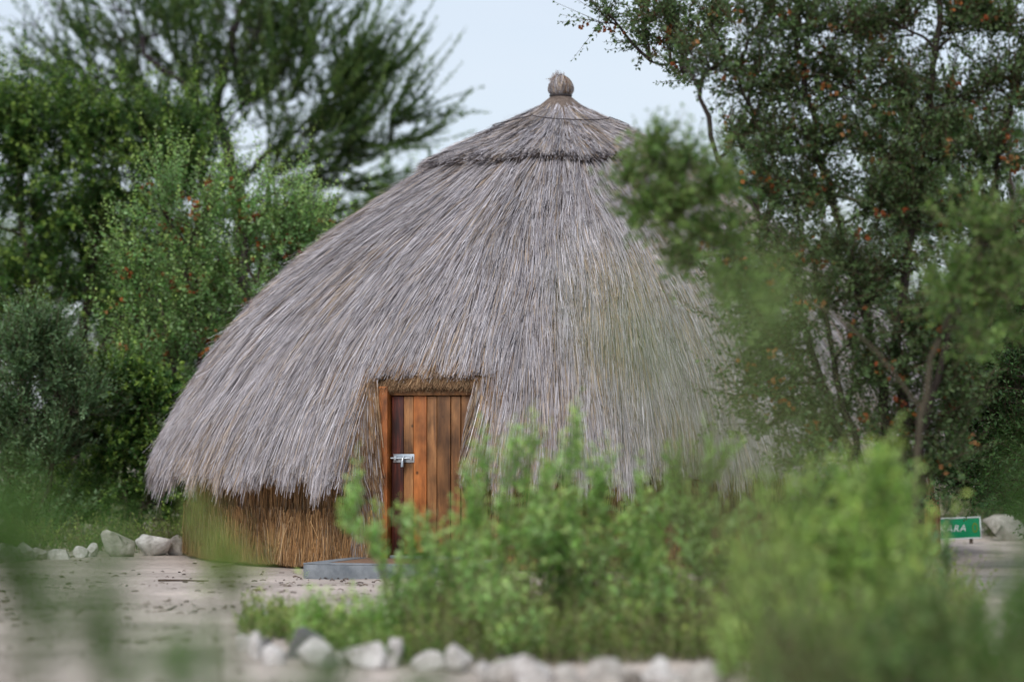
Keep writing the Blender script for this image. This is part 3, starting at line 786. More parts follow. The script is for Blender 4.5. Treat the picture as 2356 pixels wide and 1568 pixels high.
# 2 broad dark green tree at the left edge
d = 40
blB = blobs_px([(40, 290, d, 110, 90, 1.1), (150, 285, d, 90, 70, .8), (60, 380, d, 130, 110, 1.3), (200, 370, d, 130, 100, 1.2), (330, 330, d, 110, 90, 1.1), (420, 330, d, 90, 70, 1.0),
                (80, 520, d, 150, 120, 1.4), (240, 520, d, 140, 110, 1.4), (380, 450, d, 130, 100, 1.2), (470, 430, d, 90, 60, .8), (60, 680, d, 150, 120, 1.3), (220, 680, d, 150, 120, 1.3), (380, 620, d, 130, 120, 1.2),
                (100, 850, d, 160, 130, 1.1), (300, 830, d, 140, 120, 1.1), (-60, 300, d, 120, 120, 1), (-100, 520, d, 140, 140, 1), (-80, 760, d, 150, 150, 1), (420, 760, d, 120, 110, 1)])
trB = [(L_((170, 1210, d), (165, 1000, d), (190, 800, d), (215, 600, d), (210, 420, d)), .14, .04), (L_((165, 1000, d), (90, 760, d), (50, 520, d), (40, 330, d)), .09, .03),
       (L_((175, 900, d), (300, 700, d), (380, 520, d), (410, 380, d)), .08, .03)]
plant('leafy_tree', 'broad dark green leafy tree at the left edge behind the bushes', 'tree', P(170, 1206, d) * np.array([1, 1, 0]), trB, blB, SP_DARK, sub=(16, 8))

# 3 bush with orange pods beside the hut's left flank
d = 35.5
blC = blobs_px([(370, 480, d, 80, 70, 1), (450, 520, d, 90, 80, 1.1), (560, 540, d, 90, 80, 1.2), (650, 520, d, 70, 80, 1.1), (690, 560, d, 60, 60, .9), (420, 620, d, 100, 80, 1.2), (540, 640, d, 110, 90, 1.4), (640, 630, d, 90, 70, 1.2),
                (320, 660, d, 70, 50, .8), (440, 740, d, 110, 90, 1.3), (560, 740, d, 100, 80, 1.3), (340, 760, d, 80, 60, .9), (400, 850, d, 110, 90, 1.2), (500, 840, d, 80, 80, 1.1), (380, 950, d, 110, 90, 1.1), (300, 880, d, 80, 70, 1),
                (720, 600, d, 50, 50, .7)])
trC = [(L_((480, 1240, d), (470, 1000, d), (460, 800, d), (440, 600, d)), .06, .02), (L_((485, 1240, d), (540, 900, d), (590, 650, d)), .05, .015), (L_((475, 1240, d), (400, 900, d), (370, 700, d)), .05, .015)]
plant('pod_bush', 'green bush with orange seed pods against the hut\'s left flank', 'bush', P(480, ground_d(1240) and 1239, d) * np.array([1, 1, 0]), trC, blC, SP_POD_BACK, pods=7, sub=(9, 7))

# 4 grey green bushes behind the rocks
d = 34
blD = blobs_px([(40, 830, d, 90, 70, 1.1), (110, 860, d, 90, 80, 1.2), (40, 960, d, 110, 90, 1.3), (170, 940, d, 100, 80, 1.2), (120, 1060, d, 120, 90, 1.2), (0, 1080, d, 100, 90, 1.1), (90, 780, d, 50, 40, .6), (-90, 960, d, 110, 140, 1), (60, 1180, d, 130, 70, .9)])
plant('grey_bush', 'grey green bush behind the rocks at the left edge', 'bush', P(60, 1251, d) * np.array([1, 1, 0]), [(L_((60, 1251, d), (70, 1080, d), (60, 900, d)), .05, .02), (L_((70, 1251, d), (130, 1050, d), (150, 930, d)), .04, .015)], blD, SP_GREY, sub=(17, 11))
d = 34.5
blD2 = blobs_px([(250, 900, d, 90, 80, 1.1), (330, 930, d, 80, 70, 1.1), (260, 1020, d, 110, 80, 1.2), (370, 1030, d, 80, 80, 1.1), (240, 1130, d, 110, 80, 1.0), (350, 1140, d, 90, 80, 1.0), (410, 1100, d, 60, 90, .9), (180, 1190, d, 80, 60, .8), (440, 1190, d, 60, 60, .8)])
plant('dark_bush', 'low dark green bush between the rock row and the hut eave', 'bush', P(300, 1247, d) * np.array([1, 1, 0]), [(L_((300, 1247, d), (290, 1080, d), (260, 930, d)), .045, .015), (L_((310, 1247, d), (350, 1080, d), (350, 950, d)), .04, .015)], blD2, dict(SP_DARK, len=.062, wid=.042, shoot=.34), sub=(17, 10))

# 5 far trees closing the view behind
k = 0
for (x, dd, wpx, ytop, lab) in ((820, 58, 150, 430, 'distant hazy tree just left of the hut roof'), (40, 58, 330, 480, 'distant tree seen through the branches at the far left'), (430, 60, 300, 520, 'distant tree hidden behind the thorn tree trunk'),
                                (1900, 55, 300, 330, 'distant tree standing behind the hut roof on the right'), (2330, 50, 330, 120, 'distant dark tree at the upper right behind the pod tree')):
    bl = []
    for _ in range(20):
        bx = x + rng.uniform(-1, 1) * wpx * .8; by = rng.uniform(ytop + 60, 1100)
        bl.append((bx, by, dd + rng.uniform(-1, 1), wpx * .42, 90, 1.2))
    plant('far_tree', lab, 'tree', P(x, 953 + F * CAM_H / dd, dd) * np.array([1, 1, 0]), [(L_((x, 953 + F * CAM_H / dd, dd), (x + 10, 800, dd), (x - 10, ytop + 120, dd)), .12, .04)],
          blobs_px(bl), dict(SP_DARK, per=15, len=.15, wid=.10, shoot=.85, twigk=2), group='trees far behind the hut', sub=(9, 7))

# 6 bush on the right, beside the hut
d = 36.6
blF = blobs_px([(2320, 1185, d, 80, 40, 1), (2180, 760, d, 90, 80, 1.1), (2280, 740, d, 110, 90, 1.2), (2350, 820, d, 110, 100, 1.2), (2220, 880, d, 110, 90, 1.3), (2320, 960, d, 120, 100, 1.3), (2200, 1000, d, 100, 90, 1.3), (2260, 1090, d, 120, 80, 1.2), (2360, 1090, d, 110, 80, 1.2), (2180, 1100, d, 70, 60, .9), (2440, 900, d, 110, 150, 1.1), (2440, 720, d, 110, 100, 1), (2290, 640, d, 110, 70, 1)])
plant('fine_leaved_bush', 'fine leaved dark green bush beside the right side of the hut', 'bush', P(2280, 1238, d) * np.array([1, 1, 0]), [(L_((2280, 1238, d), (2270, 1000, d), (2230, 780, d)), .06, .02), (L_((2290, 1238, d), (2340, 1000, d), (2350, 800, d)), .06, .02)], blF, SP_FINE, sub=(15, 11))

d = 28.5
blR = blobs_px([(2240, 860, d, 60, 60, .9), (2220, 960, d, 50, 60, .9), (2230, 1050, d, 60, 60, 1), (2270, 1130, d, 70, 50, 1), (2200, 1110, d, 50, 40, .8), (2260, 960, d, 60, 60, 1), (2330, 760, d, 90, 80, 1.1), (2420, 700, d, 100, 90, 1.1), (2350, 900, d, 90, 90, 1.2), (2440, 880, d, 100, 100, 1.1), (2330, 1040, d, 80, 80, 1.1), (2420, 1060, d, 100, 100, 1.1), (2390, 1180, d, 90, 80, 1.0), (2480, 1180, d, 100, 90, 1.0), (2360, 640, d, 90, 80, 1)])
plant('dark_bush', 'dark bush at the right edge beside the pod tree stems', 'bush', P(2420, 1309, d) * np.array([1, 1, 0]), [(L_((2420, 1309, d), (2410, 1050, d), (2380, 800, d)), .05, .02)], blR, dict(SP_FINE, pal=pal((62, 94, 52), (74, 106, 58), (54, 82, 48)), len=.06, wid=.03), sub=(14, 10))

# 7 pod tree in front of the hut's right side
d = 24.0
trE = [(L_((2060, 1390, d), (2050, 1150, d), (2040, 950, d), (2005, 760, d), (1960, 600, d), (1900, 420, d), (1850, 200, d), (1830, 20, d)), .056, .022),
       (L_((2080, 1365, d), (2080, 1100, d), (2075, 900, d), (2065, 740, d), (2090, 560, d), (2130, 330, d), (2160, 100, d), (2170, -80, d)), .06, .022),
       (L_((2010, 1365, d), (1960, 1050, d), (1885, 880, d), (1850, 720, d), (1790, 560, d), (1700, 430, d), (1640, 340, d), (1610, 200, d), (1575, 150, d + 2.0), (1500, 140, d + 2.4)), .042, .010),
       (L_((2040, 1365, d), (1990, 1080, d), (1930, 900, d), (1900, 720, d), (1850, 520, d), (1760, 330, d), (1700, 180, d), (1640, 60, d)), .038, .012),
       (L_((2100, 1365, d), (2120, 1000, d - .3), (2190, 760, d - .3), (2260, 500, d), (2330, 250, d), (2380, 0, d)), .045, .015),
       (L_((2060, 1360, d), (2030, 1000, d), (2030, 850, d)), .02, .012)]
blE = blobs_px([(1390, 25, d + 2.4, 45, 35, .5), (1480, 20, d + 2.4, 60, 40, .6), (1490, 90, d + 2.4, 50, 45, .6), (1560, 70, d + 2.0, 80, 60, .9), (1640, 60, d + 2.0, 90, 70, 1.1), (1640, 150, d, 90, 60, 1.0), (1740, 60, d, 90, 80, 1.3),
                (1850, 70, d, 100, 90, 1.5), (1960, 60, d, 110, 90, 1.6), (2080, 60, d, 110, 90, 1.6), (2200, 60, d, 120, 90, 1.6), (2320, 60, d, 120, 90, 1.6), (2430, 80, d, 120, 120, 1.4),
                (1730, 190, d, 90, 70, 1.2), (1840, 210, d, 100, 80, 1.5), (1960, 200, d, 110, 90, 1.7), (2080, 220, d, 110, 90, 1.6), (2210, 220, d, 120, 90, 1.7), (2330, 220, d, 120, 90, 1.7),
                (1690, 320, d, 70, 60, .8), (1800, 340, d, 90, 70, 1.2), (1910, 340, d, 100, 80, 1.5), (2030, 350, d, 110, 80, 1.6), (2160, 360, d, 110, 80, 1.6), (2290, 370, d, 120, 90, 1.7),
                (1790, 460, d, 90, 60, 1.2), (1890, 470, d, 100, 70, 1.4), (2000, 490, d, 100, 70, 1.5), (2120, 500, d, 110, 80, 1.5), (2250, 520, d, 120, 90, 1.5), (2350, 560, d, 110, 90, 1.4),
                (1740, 580, d, 90, 60, 1.1), (1840, 600, d, 100, 60, 1.2), (1950, 610, d, 100, 60, 1.2), (2070, 620, d, 90, 50, 1.0), (2230, 640, d, 110, 70, 1.2), (1760, 690, d, 80, 60, 1.0), (1900, 700, d, 80, 50, .8),
                (1720, 800, d, 70, 60, .7), (1800, 800, d, 60, 50, .7), (1950, 790, d, 60, 50, .5), (1850, 960, d, 70, 60, .6), (1920, 1000, d, 90, 70, 1.0), (1870, 1060, d, 80, 60, .8), (2020, 1010, d, 80, 70, .9), (1700, 880, d, 60, 50, .5), (1780, 900, d, 70, 50, .6), (1830, 860, d, 60, 50, .5), (1960, 900, d, 60, 60, .6), (2150, 900, d, 50, 60, .6), (2200, 960, d, 60, 60, .8), (2180, 1060, d, 60, 60, .8), (2100, 1080, d, 60, 50, .7), (1760, 980, d, 60, 50, .5), (2100, 760, d, 60, 50, .9), (2000, 700, d, 70, 40, .9), (2160, 820, d, 60, 50, .9), (2060, 860, d, 50, 50, .7), (2180, 880, d, 60, 50, .9), (1990, 860, d, 50, 50, .6), (2120, 980, d, 50, 60, .7), (1840, 720, d, 60, 50, .7), (1690, 720, d, 70, 50, .7), (1660, 610, d, 60, 40, .5), (1560, 30, d + 2.0, 70, 40, .7), (1580, 180, d + 2.0, 40, 30, .35)])
plant('pod_tree', 'many stemmed tree with orange seed pods in front of the hut\'s right side', 'tree', P(2060, 1390, d) * np.array([1, 1, 0]), trE, blE, SP_POD, pods=4.0, bark=lin(58, 52, 48), sub=(10, 8))
pod_right = None
# 8 nearer tree whose bough reaches across the roof
d = 19.5
trH = [(L_((2110, 1473, d), (2100, 1200, d), (2105, 1060, d), (2130, 900, d), (2150, 780, d), (2230, 640, d), (2300, 520, d)), .032, .014),
       (L_((2120, 940, d), (2000, 780, d), (1850, 680, d), (1700, 600, d), (1560, 520, d), (1480, 450, d)), .013, .005)]
blH = blobs_px([(1510, 360, d, 55, 40, .6), (1560, 400, d, 65, 50, .9), (1630, 440, d, 55, 50, .8), (1480, 470, d, 60, 40, .7), (1560, 510, d, 80, 50, .9), (1650, 550, d, 70, 50, .8), (1590, 610, d, 70, 45, .6), (1700, 650, d, 70, 50, .6),
                (1440, 420, d, 35, 25, .4), (2260, 560, d, 110, 80, 1.0), (2200, 680, d, 110, 70, 1.0), (2320, 680, d, 100, 90, 1.0), (2280, 780, d, 80, 60, .6), (1760, 730, d, 60, 40, .4)])
plant('young_tree', 'slender blurred tree with one leafy bough reaching across the roof', 'tree', P(2110, 1473, d) * np.array([1, 1, 0]), trH, blH, dict(SP_FORE, up=.35, rnd=.6, per=11, shoot=.24, len=.056, wid=.038, pal=pal((98, 126, 68), (112, 140, 78), (86, 114, 62)), tip=lin(156, 180, 96)), bark=lin(84, 78, 66), sub=(11, 8))

# 9 foreground shrubs
def shrub(name, label, d, outline, spec, dens=1.0, group='shrubs in front of the hut', tips=(), depth=.5):
    """outline: (x, top y) along the shrub; tips: (x, y, sideways lean) of single shoots that rise above it"""
    yg = HY + F * CAM_H / d; ppm = F / d
    xs = [o[0] for o in outline]; x = (min(xs) + max(xs)) / 2
    bl = []
    for bx, top in outline:
        by = top + 30 + .34 * ppm + rng.uniform(-35, 35)
        while by < yg + 10:
            bl.append((bx + rng.normal(0, 22), by, d + rng.uniform(-depth, depth), 48, 45, dens * rng.uniform(.35, .9))); by += rng.uniform(75, 110)
    lm = []
    for bx, top in outline:
        lm.append((L_((x + (bx - x) * .25, yg, d), (x + (bx - x) * .7, yg - (yg - top) * .4, d), (bx, top + .3 * ppm, d)), .007, .004))
    eo, ed_, el = [], [], []
    tips = list(tips) + [(bx + rng.uniform(-30, 30), top + rng.uniform(-45, 60), rng.normal(0, .2)) for bx, top in outline for _ in range(2)]
    for tx, ty, ln in tips:
        L0 = .42; p1 = P(tx, ty, d); dv = np.array([ln, 0, 1.]); dv /= np.linalg.norm(dv)
        p0 = p1 - dv * L0
        lm.append((L_((x + (tx - x) * .4, yg, d), (x + (tx - x) * .8, (yg + ty) / 2, d)) + [p0], .005, .003))
        for k in range(6):
            eo.append(p0 + dv * L0 * .13 * k); ed_.append(unit(dv + rng.normal(0, .3, 3))); el.append(L0 * rng.uniform(.4, .6))
        for k in range(2):
            eo.append(p0 + dv * L0 * .3 * k); ed_.append(dv); el.append(L0 * .68)
    extra = (np.array(eo), np.array(ed_), np.array(el)) if eo else None
    return plant(name, label, 'shrub', P(x, yg, d) * np.array([1, 1, 0]), lm, blobs_px(bl), spec, group=group, bark=lin(128, 116, 94), sub=(7, 7), trunk_name='stem', crown_name='foliage', extra=extra)
shrub('green_shrub', 'bright green shrub whose shoots cross the lower half of the door', 18.6, [(900, 1340), (960, 1290), (1010, 1260), (1060, 1230), (1110, 1180), (1170, 1140), (1230, 1140), (1290, 1160)], SP_FORE, dens=.62,
      tips=((815, 1085, .05), (800, 1150, -.5), (860, 1190, -.2), (930, 1170, -.2), (985, 1190, .1), (1075, 1080, -.1), (1110, 1000, -.05), (1185, 975, .05), (1225, 1000, .2), (1260, 1040, .1)))
shrub('green_shrub', 'green shrub before the eave between the door shrub and the yellow shrub', 18.8, [(1330, 1170), (1390, 1160), (1450, 1180), (1510, 1180), (1570, 1170), (1630, 1180), (1690, 1200)], SP_FORE, dens=.65,
      tips=((1335, 945, .1), (1310, 1010, 0), (1400, 1040, .2), (1370, 1060, 0), (1545, 1030, 0), (1560, 1060, .1), (1640, 1000, .15), (1690, 1005, .5), (1470, 1090, 0)))
shrub('yellow_green_shrub', 'tall yellow green shrub below the pod tree stems', 15, [(1700, 1280), (1760, 1250), (1820, 1230), (1880, 1220), (1940, 1200), (2000, 1190), (2050, 1230)], SP_YEL, dens=.65,
      tips=((2025, 1010, .1), (2050, 1050, 0), (1990, 1060, 0), (1940, 1060, -.1), (1760, 1090, -.1), (1870, 1080, 0), (2090, 1080, .1), (1820, 1120, .1)))
shrub('pale_shrub', 'pale leaved shrub just in front of the green sign', 20, [(2030, 1240), (2070, 1300)], dict(SP_GREY, pal=pal((112, 142, 102), (126, 156, 112), (98, 128, 88))), dens=.5, tips=((2185, 1235, .1), (2090, 1160, 0)))
shrub('green_shrub', 'low dull green shrub at the bottom right corner', 12, [(1760, 1450), (1860, 1420), (1960, 1400), (2050, 1380), (2140, 1360), (2230, 1380), (2320, 1360), (2400, 1340)], dict(SP_FORE, pal=pal((92, 122, 70), (104, 134, 76), (82, 110, 64)), tip=lin(150, 170, 86)), dens=.6)
shrub('green_shrub', 'low green shrub behind the front rocks left of the door shrub', 19, [(740, 1410), (800, 1400), (860, 1390), (920, 1370)], SP_FORE, dens=.5, tips=((730, 1370, 0), (960, 1310, 0)))
shrub('green_shrub', 'dark shrub at the foot of the pod tree stems', 22, [(1850, 1080), (1900, 1070), (1960, 1080), (2020, 1090), (2070, 1110)], dict(SP_FORE, pal=pal((84, 118, 68), (96, 130, 74), (74, 106, 62)), tip=lin(140, 166, 84)), dens=.7)

# 10 shrubs close to the camera, far out of focus
def near_plant(label, base, stems, spec, group='plants close to the camera'):
    lm, bl = [], []
    for pts, dens in stems:
        pts = [np.asarray(p, float) for p in pts]
        lm.append((pts, .008, .003))
        for p in pts[1:]:
            bl.append((p, (.07, .07, .09), dens))
    return plant('near_shrub', label, 'shrub', base, lm, bl, spec, group=group, sub=(4, 4), trunk_name='stem', crown_name='foliage', bark=lin(90, 84, 62))
near_plant('dark blurred stem with leaves low at the left edge', (-.78, 4.4, 0), [([(-.78, 4.4, 0), (-.76, 4.4, 1.20), (-.75, 4.4, 1.26)], .5), ([(-.78, 4.4, 0), (-.79, 4.4, 1.26), (-.81, 4.4, 1.33)], .5)], SP_NEAR)
near_plant('blurred upright shoot left of the hut wall near the bottom', (-.66, 5.0, 0), [([(-.66, 5.0, 0), (-.71, 5.0, 1.06), (-.72, 5.0, 1.14), (-.72, 5.0, 1.22)], .4)], SP_NEAR)
near_plant('blurred dark shoots along the bottom left corner', (-.6, 5.6, 0), [([(-.6, 5.6, 0), (-.92, 5.6, 1.0), (-.95, 5.6, 1.1)], .5), ([(-.6, 5.6, 0), (-.80, 5.6, .98), (-.82, 5.6, 1.04)], .5), ([(-.6, 5.6, 0), (-.66, 5.6, .98), (-.66, 5.6, 1.02)], .5), ([(-.6, 5.6, 0), (-.52, 5.6, .9), (-.52, 5.6, .97)], .6),
     ([(-.6, 5.6, 0), (-.38, 5.6, .86), (-.36, 5.6, .93)], .6), ([(-.55, 5.6, 0), (-.2, 5.6, .86), (-.18, 5.6, .92)], .6)], SP_NEAR)
near_plant('wispy blurred sprig hiding the foot of the hut wall', (-.92, 9.5, 0), [([(-.92, 9.5, 0), (-1.0, 9.5, .95), (-1.02, 9.5, 1.03), (-1.10, 9.5, 1.12)], .5), ([(-.92, 9.5, 0), (-.94, 9.5, .9), (-.96, 9.5, 1.0), (-1.0, 9.5, 1.06)], .5), ([(-.92, 9.5, 0), (-.90, 9.5, .92), (-.90, 9.5, .98)], .5)], dict(SP_NEAR, per=7, shoot=.13, pal=pal((132, 158, 84), (146, 170, 92)), len=.038, wid=.018))
vst = []
for i in range(5):
    tx, ty = 1450 + 75 * i + rng.uniform(-25, 25), rng.uniform(780, 1000)
    p1 = P(tx, ty, 3.1 + rng.uniform(-.15, .15)); p0 = p1 + np.array([.05, 0, -.14])
    vst.append(([(.36, 3.1, 0), (.34, 3.1, 1.1), tuple(p0), tuple(p1)], .2))
near_plant('pale see through sprig out of focus across the right thatch', (.36, 3.1, 0), vst, dict(SP_NEAR, per=5, pal=pal((150, 178, 116), (164, 190, 126)), len=.026, wid=.013, shoot=.07, fill=.8, tip=lin(190, 210, 140)))
near_plant('blurred dark sprig at the lower right edge', (.95, 5.0, 0), [([(.95, 5, 0), (.93, 5, 1.05), (.90, 5, 1.15)], .9), ([(.95, 5, 0), (.98, 5, 1.1), (.95, 5, 1.3)], .8)], SP_NEAR)

# ground cover: low herbs under the shrubs and grass at the bush feet
lb, wb = Bag(), Bag()
n = 8200
gd = np.where(rng.random(n) < .6, rng.uniform(17.8, 22.5, n), rng.uniform(13.2, 24.5, n)); gxp = rng.uniform(560, 2500, n)
ok = vnoise(gxp * .006, gd * .8, 51) + .25 * rng.random(n) > np.where(gxp < 900, .66, .34) 
ok &= ~((gd > 22) & (gxp < 1250)) & ~((gxp > 2230) & (gd > 17))
ok &= ~((gd < 17.8) & (gxp < 1720))
gd, gxp = gd[ok], gxp[ok]
o_ = np.stack([(gxp - CX) / F * gd, gd, np.zeros(len(gd))], -1); o_[:, 2] = gz(o_[:, 0], o_[:, 1])
dv = unit(np.stack([rng.normal(0, .4, len(gd)), rng.normal(0, .4, len(gd)), np.ones(len(gd))], -1))
shoots_to_leaves(lb, wb, o_, dv, rng.uniform(.12, .42, len(gd)) * np.where(gxp < 960, .5, 1), dict(SP_FORE, per=12, len=.05, wid=.024, pal=pal((112, 140, 72), (100, 130, 66), (128, 148, 84), (132, 140, 88))))
n = 1300
gxp = rng.uniform(-200, 470, n); gd = rng.uniform(31.8, 35, n)
o2 = np.stack([(gxp - CX) / F * gd, gd, np.zeros(n)], -1)
dv = unit(np.stack([rng.normal(0, .4, n), rng.normal(0, .4, n), np.ones(n)], -1))
shoots_to_leaves(lb, wb, o2, dv, rng.uniform(.08, .35, n), dict(SP_FORE, per=9, pal=pal((70, 98, 46), (82, 108, 52), (100, 116, 62)), len=.05, wid=.02))
n = 5500
gd = rng.uniform(35.5, 50, n); gxp = rng.uniform(-400, 2800, n)
o3 = np.stack([(gxp - CX) / F * gd, gd, np.zeros(n)], -1)
okk = np.hypot(o3[:, 0] - HX, o3[:, 1] - HYD) > 4.9; o3 = o3[okk]; n = len(o3)
dv = unit(np.stack([rng.normal(0, .35, n), rng.normal(0, .35, n), np.ones(n)], -1))
shoots_to_leaves(lb, wb, o3, dv, rng.uniform(.25, .75, n), dict(SP_FORE, per=9, tip=lin(100, 126, 62), pal=pal((56, 82, 42), (66, 92, 46), (78, 98, 54)), len=.09, wid=.04))
gc = lb.build('ground_cover', M_LEAF); props(gc, 'low green herbs covering the soil under the shrubs', 'herbs', kind='stuff')
st = wb.build('stem', M_BARK, gc)

# ------------------------------------------------------------------ rocks
def ico(sub=3):
    import bmesh
    bm = bmesh.new(); bmesh.ops.create_icosphere(bm, subdivisions=sub, radius=1)
    bm.verts.ensure_lookup_table()
    V = np.array([v.co[:] for v in bm.verts]); Fc = np.array([[v.index for v in f.verts] for f in bm.faces]); bm.free()
    return V, Fc
ICO = ico(3)
def rock(label, x0, x1, ytop, ybase, mat=None, depth=.8, seed=0, d=None, group=None, cuts=17):
    r = np.random.default_rng(900 + seed)
    d = d or ground_d(ybase)
    w = (x1 - x0) / F * d; h = (ybase - ytop) / F * d
    V = ICO[0].copy()
    for _ in range(cuts):
        nn = unit(r.normal(0, 1, 3)); k = r.uniform(.36, .72)
        dd = V @ nn - k
        V = V - np.clip(dd, 0, None)[:, None] * nn
    V = V * (1 + .05 * (vnoise(V[:, 0] * 3 + seed, V[:, 1] * 3 + V[:, 2] * 2, 61) - .5)[:, None])
    lo, hi = V.min(0), V.max(0)
    V = (V - (lo + hi) / 2) / (hi - lo)
    V = V * np.array([w, w * depth, h * 1.3])
    c = np.array([((x0 + x1) / 2 - CX) / F * d, d, 0.]); c[2] = h * .5 * .7
    a = r.uniform(-.4, .4)
    o = mesh_obj('rock', V + c, ICO[1], mat or M_ROCK, origin=(c[0], c[1], 0))
    o.rotation_euler = (0, 0, a * .3)
    props(o, label, 'rock', group)
    return o
ORD = ['first', 'second', 'third', 'fourth', 'fifth', 'sixth', 'seventh', 'eighth', 'ninth', 'tenth']
row = [(-2, 47, 1246, 1291), (36, 80, 1245, 1289), (74, 116, 1258, 1287), (110, 168, 1260, 1288), (168, 206, 1254, 1283), (198, 228, 1247, 1281), (234, 314, 1216, 1277), (312, 402, 1228, 1273), (380, 428, 1228, 1272)]
for i, (a, b, t, bb) in enumerate(row):
    big = ', the tallest one' if i == 6 else ''
    rock(f'{ORD[8 - i]} pale rock from the hut in the row along the clearing{big}', a, b, t, bb, seed=i, group='rocks edging the clearing', mat=[M_ROCK, M_ROCK, M_ROCK_WARM, M_ROCK, M_ROCK, M_ROCK, M_ROCK_WARM, M_ROCK, M_ROCK_WARM][i])
rock('pale rock past the left end of the row along the clearing', -70, -4, 1250, 1292, seed=31, group='rocks edging the clearing')
front = [(545, 588, 1455, 1500, 0, 'small pale rock at the far left of the front rock row'), (572, 606, 1449, 1518, 0, 'narrow upright pale rock left of the dark stone in the front row'), (596, 628, 1464, 1500, 1, 'small dark grey stone wedged between pale front rocks'),
         (602, 660, 1480, 1530, 0, 'rounded white rock in front of the small dark stone'), (684, 775, 1462, 1533, 0, 'large pale rock leaning on the flat grey block'), (770, 800, 1490, 1530, 0, 'small pale rock right of the rock leaning on the grey block'), (796, 890, 1472, 1530, 0, 'broad pale rock in the middle of the gap of the front row'), (886, 930, 1464, 1522, 0, 'pointed pale rock after the broad one in the front row'),
         (940, 1024, 1490, 1530, 0, 'low flat pale rock left of the bright white one'), (1022, 1092, 1474, 1540, 0, 'bright white boxy rock standing alone under the door shrub'), (1090, 1130, 1515, 1556, 0, 'small white rock right of the boxy one'),
         (1100, 1215, 1506, 1580, 2, 'long sloping beige rock near the bottom edge'), (1178, 1272, 1502, 1585, 0, 'upright white rock at the bottom edge, whitest of its cluster'), (1272, 1350, 1525, 1590, 2, 'low beige rock right of the upright white rock'), (1340, 1430, 1508, 1590, 2, 'peaked beige rock along the bottom edge'), (1425, 1480, 1530, 1590, 2, 'small beige rock right of the peaked one'),
         (1464, 1542, 1508, 1580, 0, 'overhanging grey white rock at the bottom edge'), (1505, 1585, 1540, 1600, 0, 'low rounded rock under the overhanging one'), (1578, 1680, 1517, 1590, 2, 'last rounded rock at the right end of the front row')]
for i, (a, b, t, bb, mm, lab) in enumerate(front):
    rock(lab, a, b, t, bb, seed=50 + i, mat=[M_ROCK, M_ROCK_DARK, M_ROCK_WARM][mm], group='rocks in the front row', cuts=15, depth=.9)
mid = [(566, 622, 1382, 1430, 'lone pale rock left of the doorstep corner'), (786, 816, 1378, 1408, 'small pale rock seen below the doorstep'), (868, 936, 1382, 1412, 'flat pale rock seen below the doorstep mat'), (1268, 1304, 1324, 1350, 'small white rock glimpsed through the door shrub'), (1312, 1412, 1328, 1352, 'wide white rock glimpsed between the two green shrubs'),
       (1622, 1664, 1316, 1350, 'white rock glimpsed left of the yellow green shrub'), (1655, 1700, 1340, 1366, 'small white rock at the yellow shrub\'s left foot'), (2262, 2358, 1182, 1240, 'big grey rock right of the green sign')]
for i, (a, b, t, bb, lab) in enumerate(mid):
    rock(lab, a, b, t, bb, seed=80 + i, mat=M_ROCK_WARM if i == 7 else M_ROCK, group='scattered pale rocks')
# flat grey block, tilted
d = ground_d(1512); c = P(690, 1512, d); c[2] = 0
blk = mesh_obj('stone_block', boxv(-.085, .085, -.06, .06, -.02, .21) + c, BOXF[:, ::-1], M_ROCK_DARK, origin=c)
blk.rotation_euler = (.1, R_(24), -.25); bevel(blk, .012, 2); blk.location.z = -.02
props(blk, 'flat sided grey block tilted among the front rocks', 'stone')

# ------------------------------------------------------------------ sign
d = 34.6
sc_ = P(2183, 1215, d); sgn = empty('sign_board', (sc_[0], sc_[1], 0)); props(sgn, 'green name sign with white lettering and border beside the hut', 'sign')
W2, H2 = 146 / F * d / 2, 50 / F * d / 2
tilt = R_(2.6)
def srot(b):
    b = np.asarray(b, float); x, z = b[:, 0].copy(), b[:, 2].copy()
    b = b.copy(); b[:, 0] = x * math.cos(tilt) - z * math.sin(tilt); b[:, 2] = x * math.sin(tilt) + z * math.cos(tilt)
    return b + sc_
bevel(mesh_obj('board', srot(boxv(-W2, W2, 0, .02, -H2, H2)), BOXF[:, ::-1], M_SIGN, sgn), .003)
bw = .014
bb_ = Bag()
for bx in ((-W2, W2, -.003, .0, H2 - bw, H2), (-W2, W2, -.003, .0, -H2, -H2 + bw), (-W2, -W2 + bw, -.0031, .0, -H2 + bw, H2 - bw), (W2 - bw, W2, -.0031, .0, -H2 + bw, H2 - bw)):
    bb_.add(srot(boxv(*bx)), BOXF[:, ::-1])
bb_.build('border', M_SIGN_WHITE, sgn)
def letters(txt, x0, size, shear=.0):
    cu = bpy.data.curves.new('lettering', 'FONT'); cu.body = txt; cu.size = size; cu.extrude = .001; cu.shear = .25; cu.space_character = 1.15
    to = bpy.data.objects.new('lettering', cu); col.objects.link(to)
    dg = bpy.context.evaluated_depsgraph_get()
    me = bpy.data.meshes.new_from_object(to.evaluated_get(dg)); bpy.data.objects.remove(to)
    V = np.array([v.co[:] for v in me.vertices])
    W = np.stack([V[:, 0] + x0, -.004 - V[:, 2], V[:, 1] - size * .33], -1)
    for v, w in zip(me.vertices, srot(W) - np.array(sgn.location)): v.co = w
    me.materials.clear(); me.materials.append(M_SIGN_WHITE)
    o = bpy.data.objects.new('lettering', me); col.objects.link(o); o.parent = sgn
letters('AJKARA', -.25, .115)
a = np.linspace(0, 2 * math.pi, 20, endpoint=False)
ring = np.stack([np.concatenate([.034 * np.cos(a), .02 * np.cos(a)]) + W2 - .075, np.full(40, -.004), np.concatenate([.062 * np.sin(a), .042 * np.sin(a)])], -1)
j = np.arange(20)
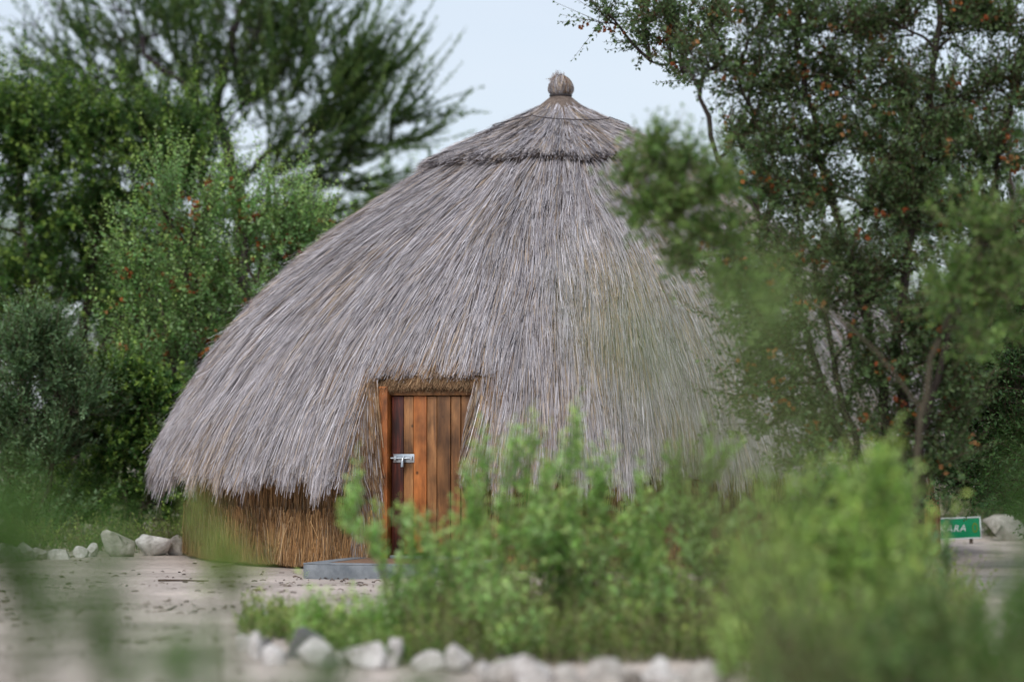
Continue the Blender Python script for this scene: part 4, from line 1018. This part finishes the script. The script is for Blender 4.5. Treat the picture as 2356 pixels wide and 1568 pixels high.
mesh_obj('emblem', srot(ring), np.stack([j, (j + 1) % 20, 20 + (j + 1) % 20, 20 + j], -1), M_SIGN_OLIVE, sgn)
for ux in (-.26, .27):
    bevel(mesh_obj('post', boxv(-.02, .02, .021, .06, -.15, sc_[2] + .08) + np.array([sc_[0] + ux, sc_[1], 0]), BOXF[:, ::-1], M_POST, sgn), .004)

# ------------------------------------------------------------------ sticks and litter on the sand
def stick(label, p0, p1, r):
    p = curve_pts(p0, p1, 9, wob=.03); p[:, 2] = gz(p[:, 0], p[:, 1]) + r * .8
    V, q = tubes(p[None], np.linspace(r, r * .5, 9)[None], 6)
    o = mesh_obj('fallen_stick', V, q, M_BARK, origin=p[0], tint=np.broadcast_to(lin(84, 72, 64), V.shape)); props(o, label, 'stick', 'sticks on the sand')
dg_ = ground_d(1340); stick('long dry stick lying on the sand left of the doorstep', P(365, 1340, dg_), P(482, 1338, dg_ + .15), .012)
dg_ = ground_d(1398); stick('short twig slanting on the sand below the long stick', P(388, 1400, dg_), P(408, 1388, dg_ + .5), .008)
n = 4200
lx = rng.uniform(-7.5, 3, n); ly = rng.uniform(15.5, 31.5, n)
ok = (np.hypot(lx - HX, ly - HYD) > 4.25) & (vnoise(lx * 1.1, ly * .8, 71) + .3 * rng.random(n) > .55)
lx, ly = lx[ok], ly[ok]; n = len(lx)
an = rng.uniform(0, math.pi, n); Ll = rng.uniform(.01, .07, n)
dvv = np.stack([np.cos(an), np.sin(an), np.zeros(n)], -1)
c0 = np.stack([lx, ly, gz(lx, ly) + .006], -1)
t = np.linspace(-.5, .5, 3)[None, :, None]
p = c0[:, None] + dvv[:, None] * Ll[:, None, None] * t; p[:, 1, 2] += rng.uniform(0, .012, n)
V, q = tubes(p, np.broadcast_to(rng.uniform(.002, .006, n)[:, None], (n, 3)), 4)
lit = mesh_obj('leaf_litter', V, q, M_LITTER, tint=np.repeat(np.array([lin(96, 82, 72), lin(70, 60, 54), lin(120, 106, 94)])[rng.integers(0, 3, n)], 12, 0))
props(lit, 'scattered dry twigs and leaf litter on the sand', 'litter', kind='stuff')
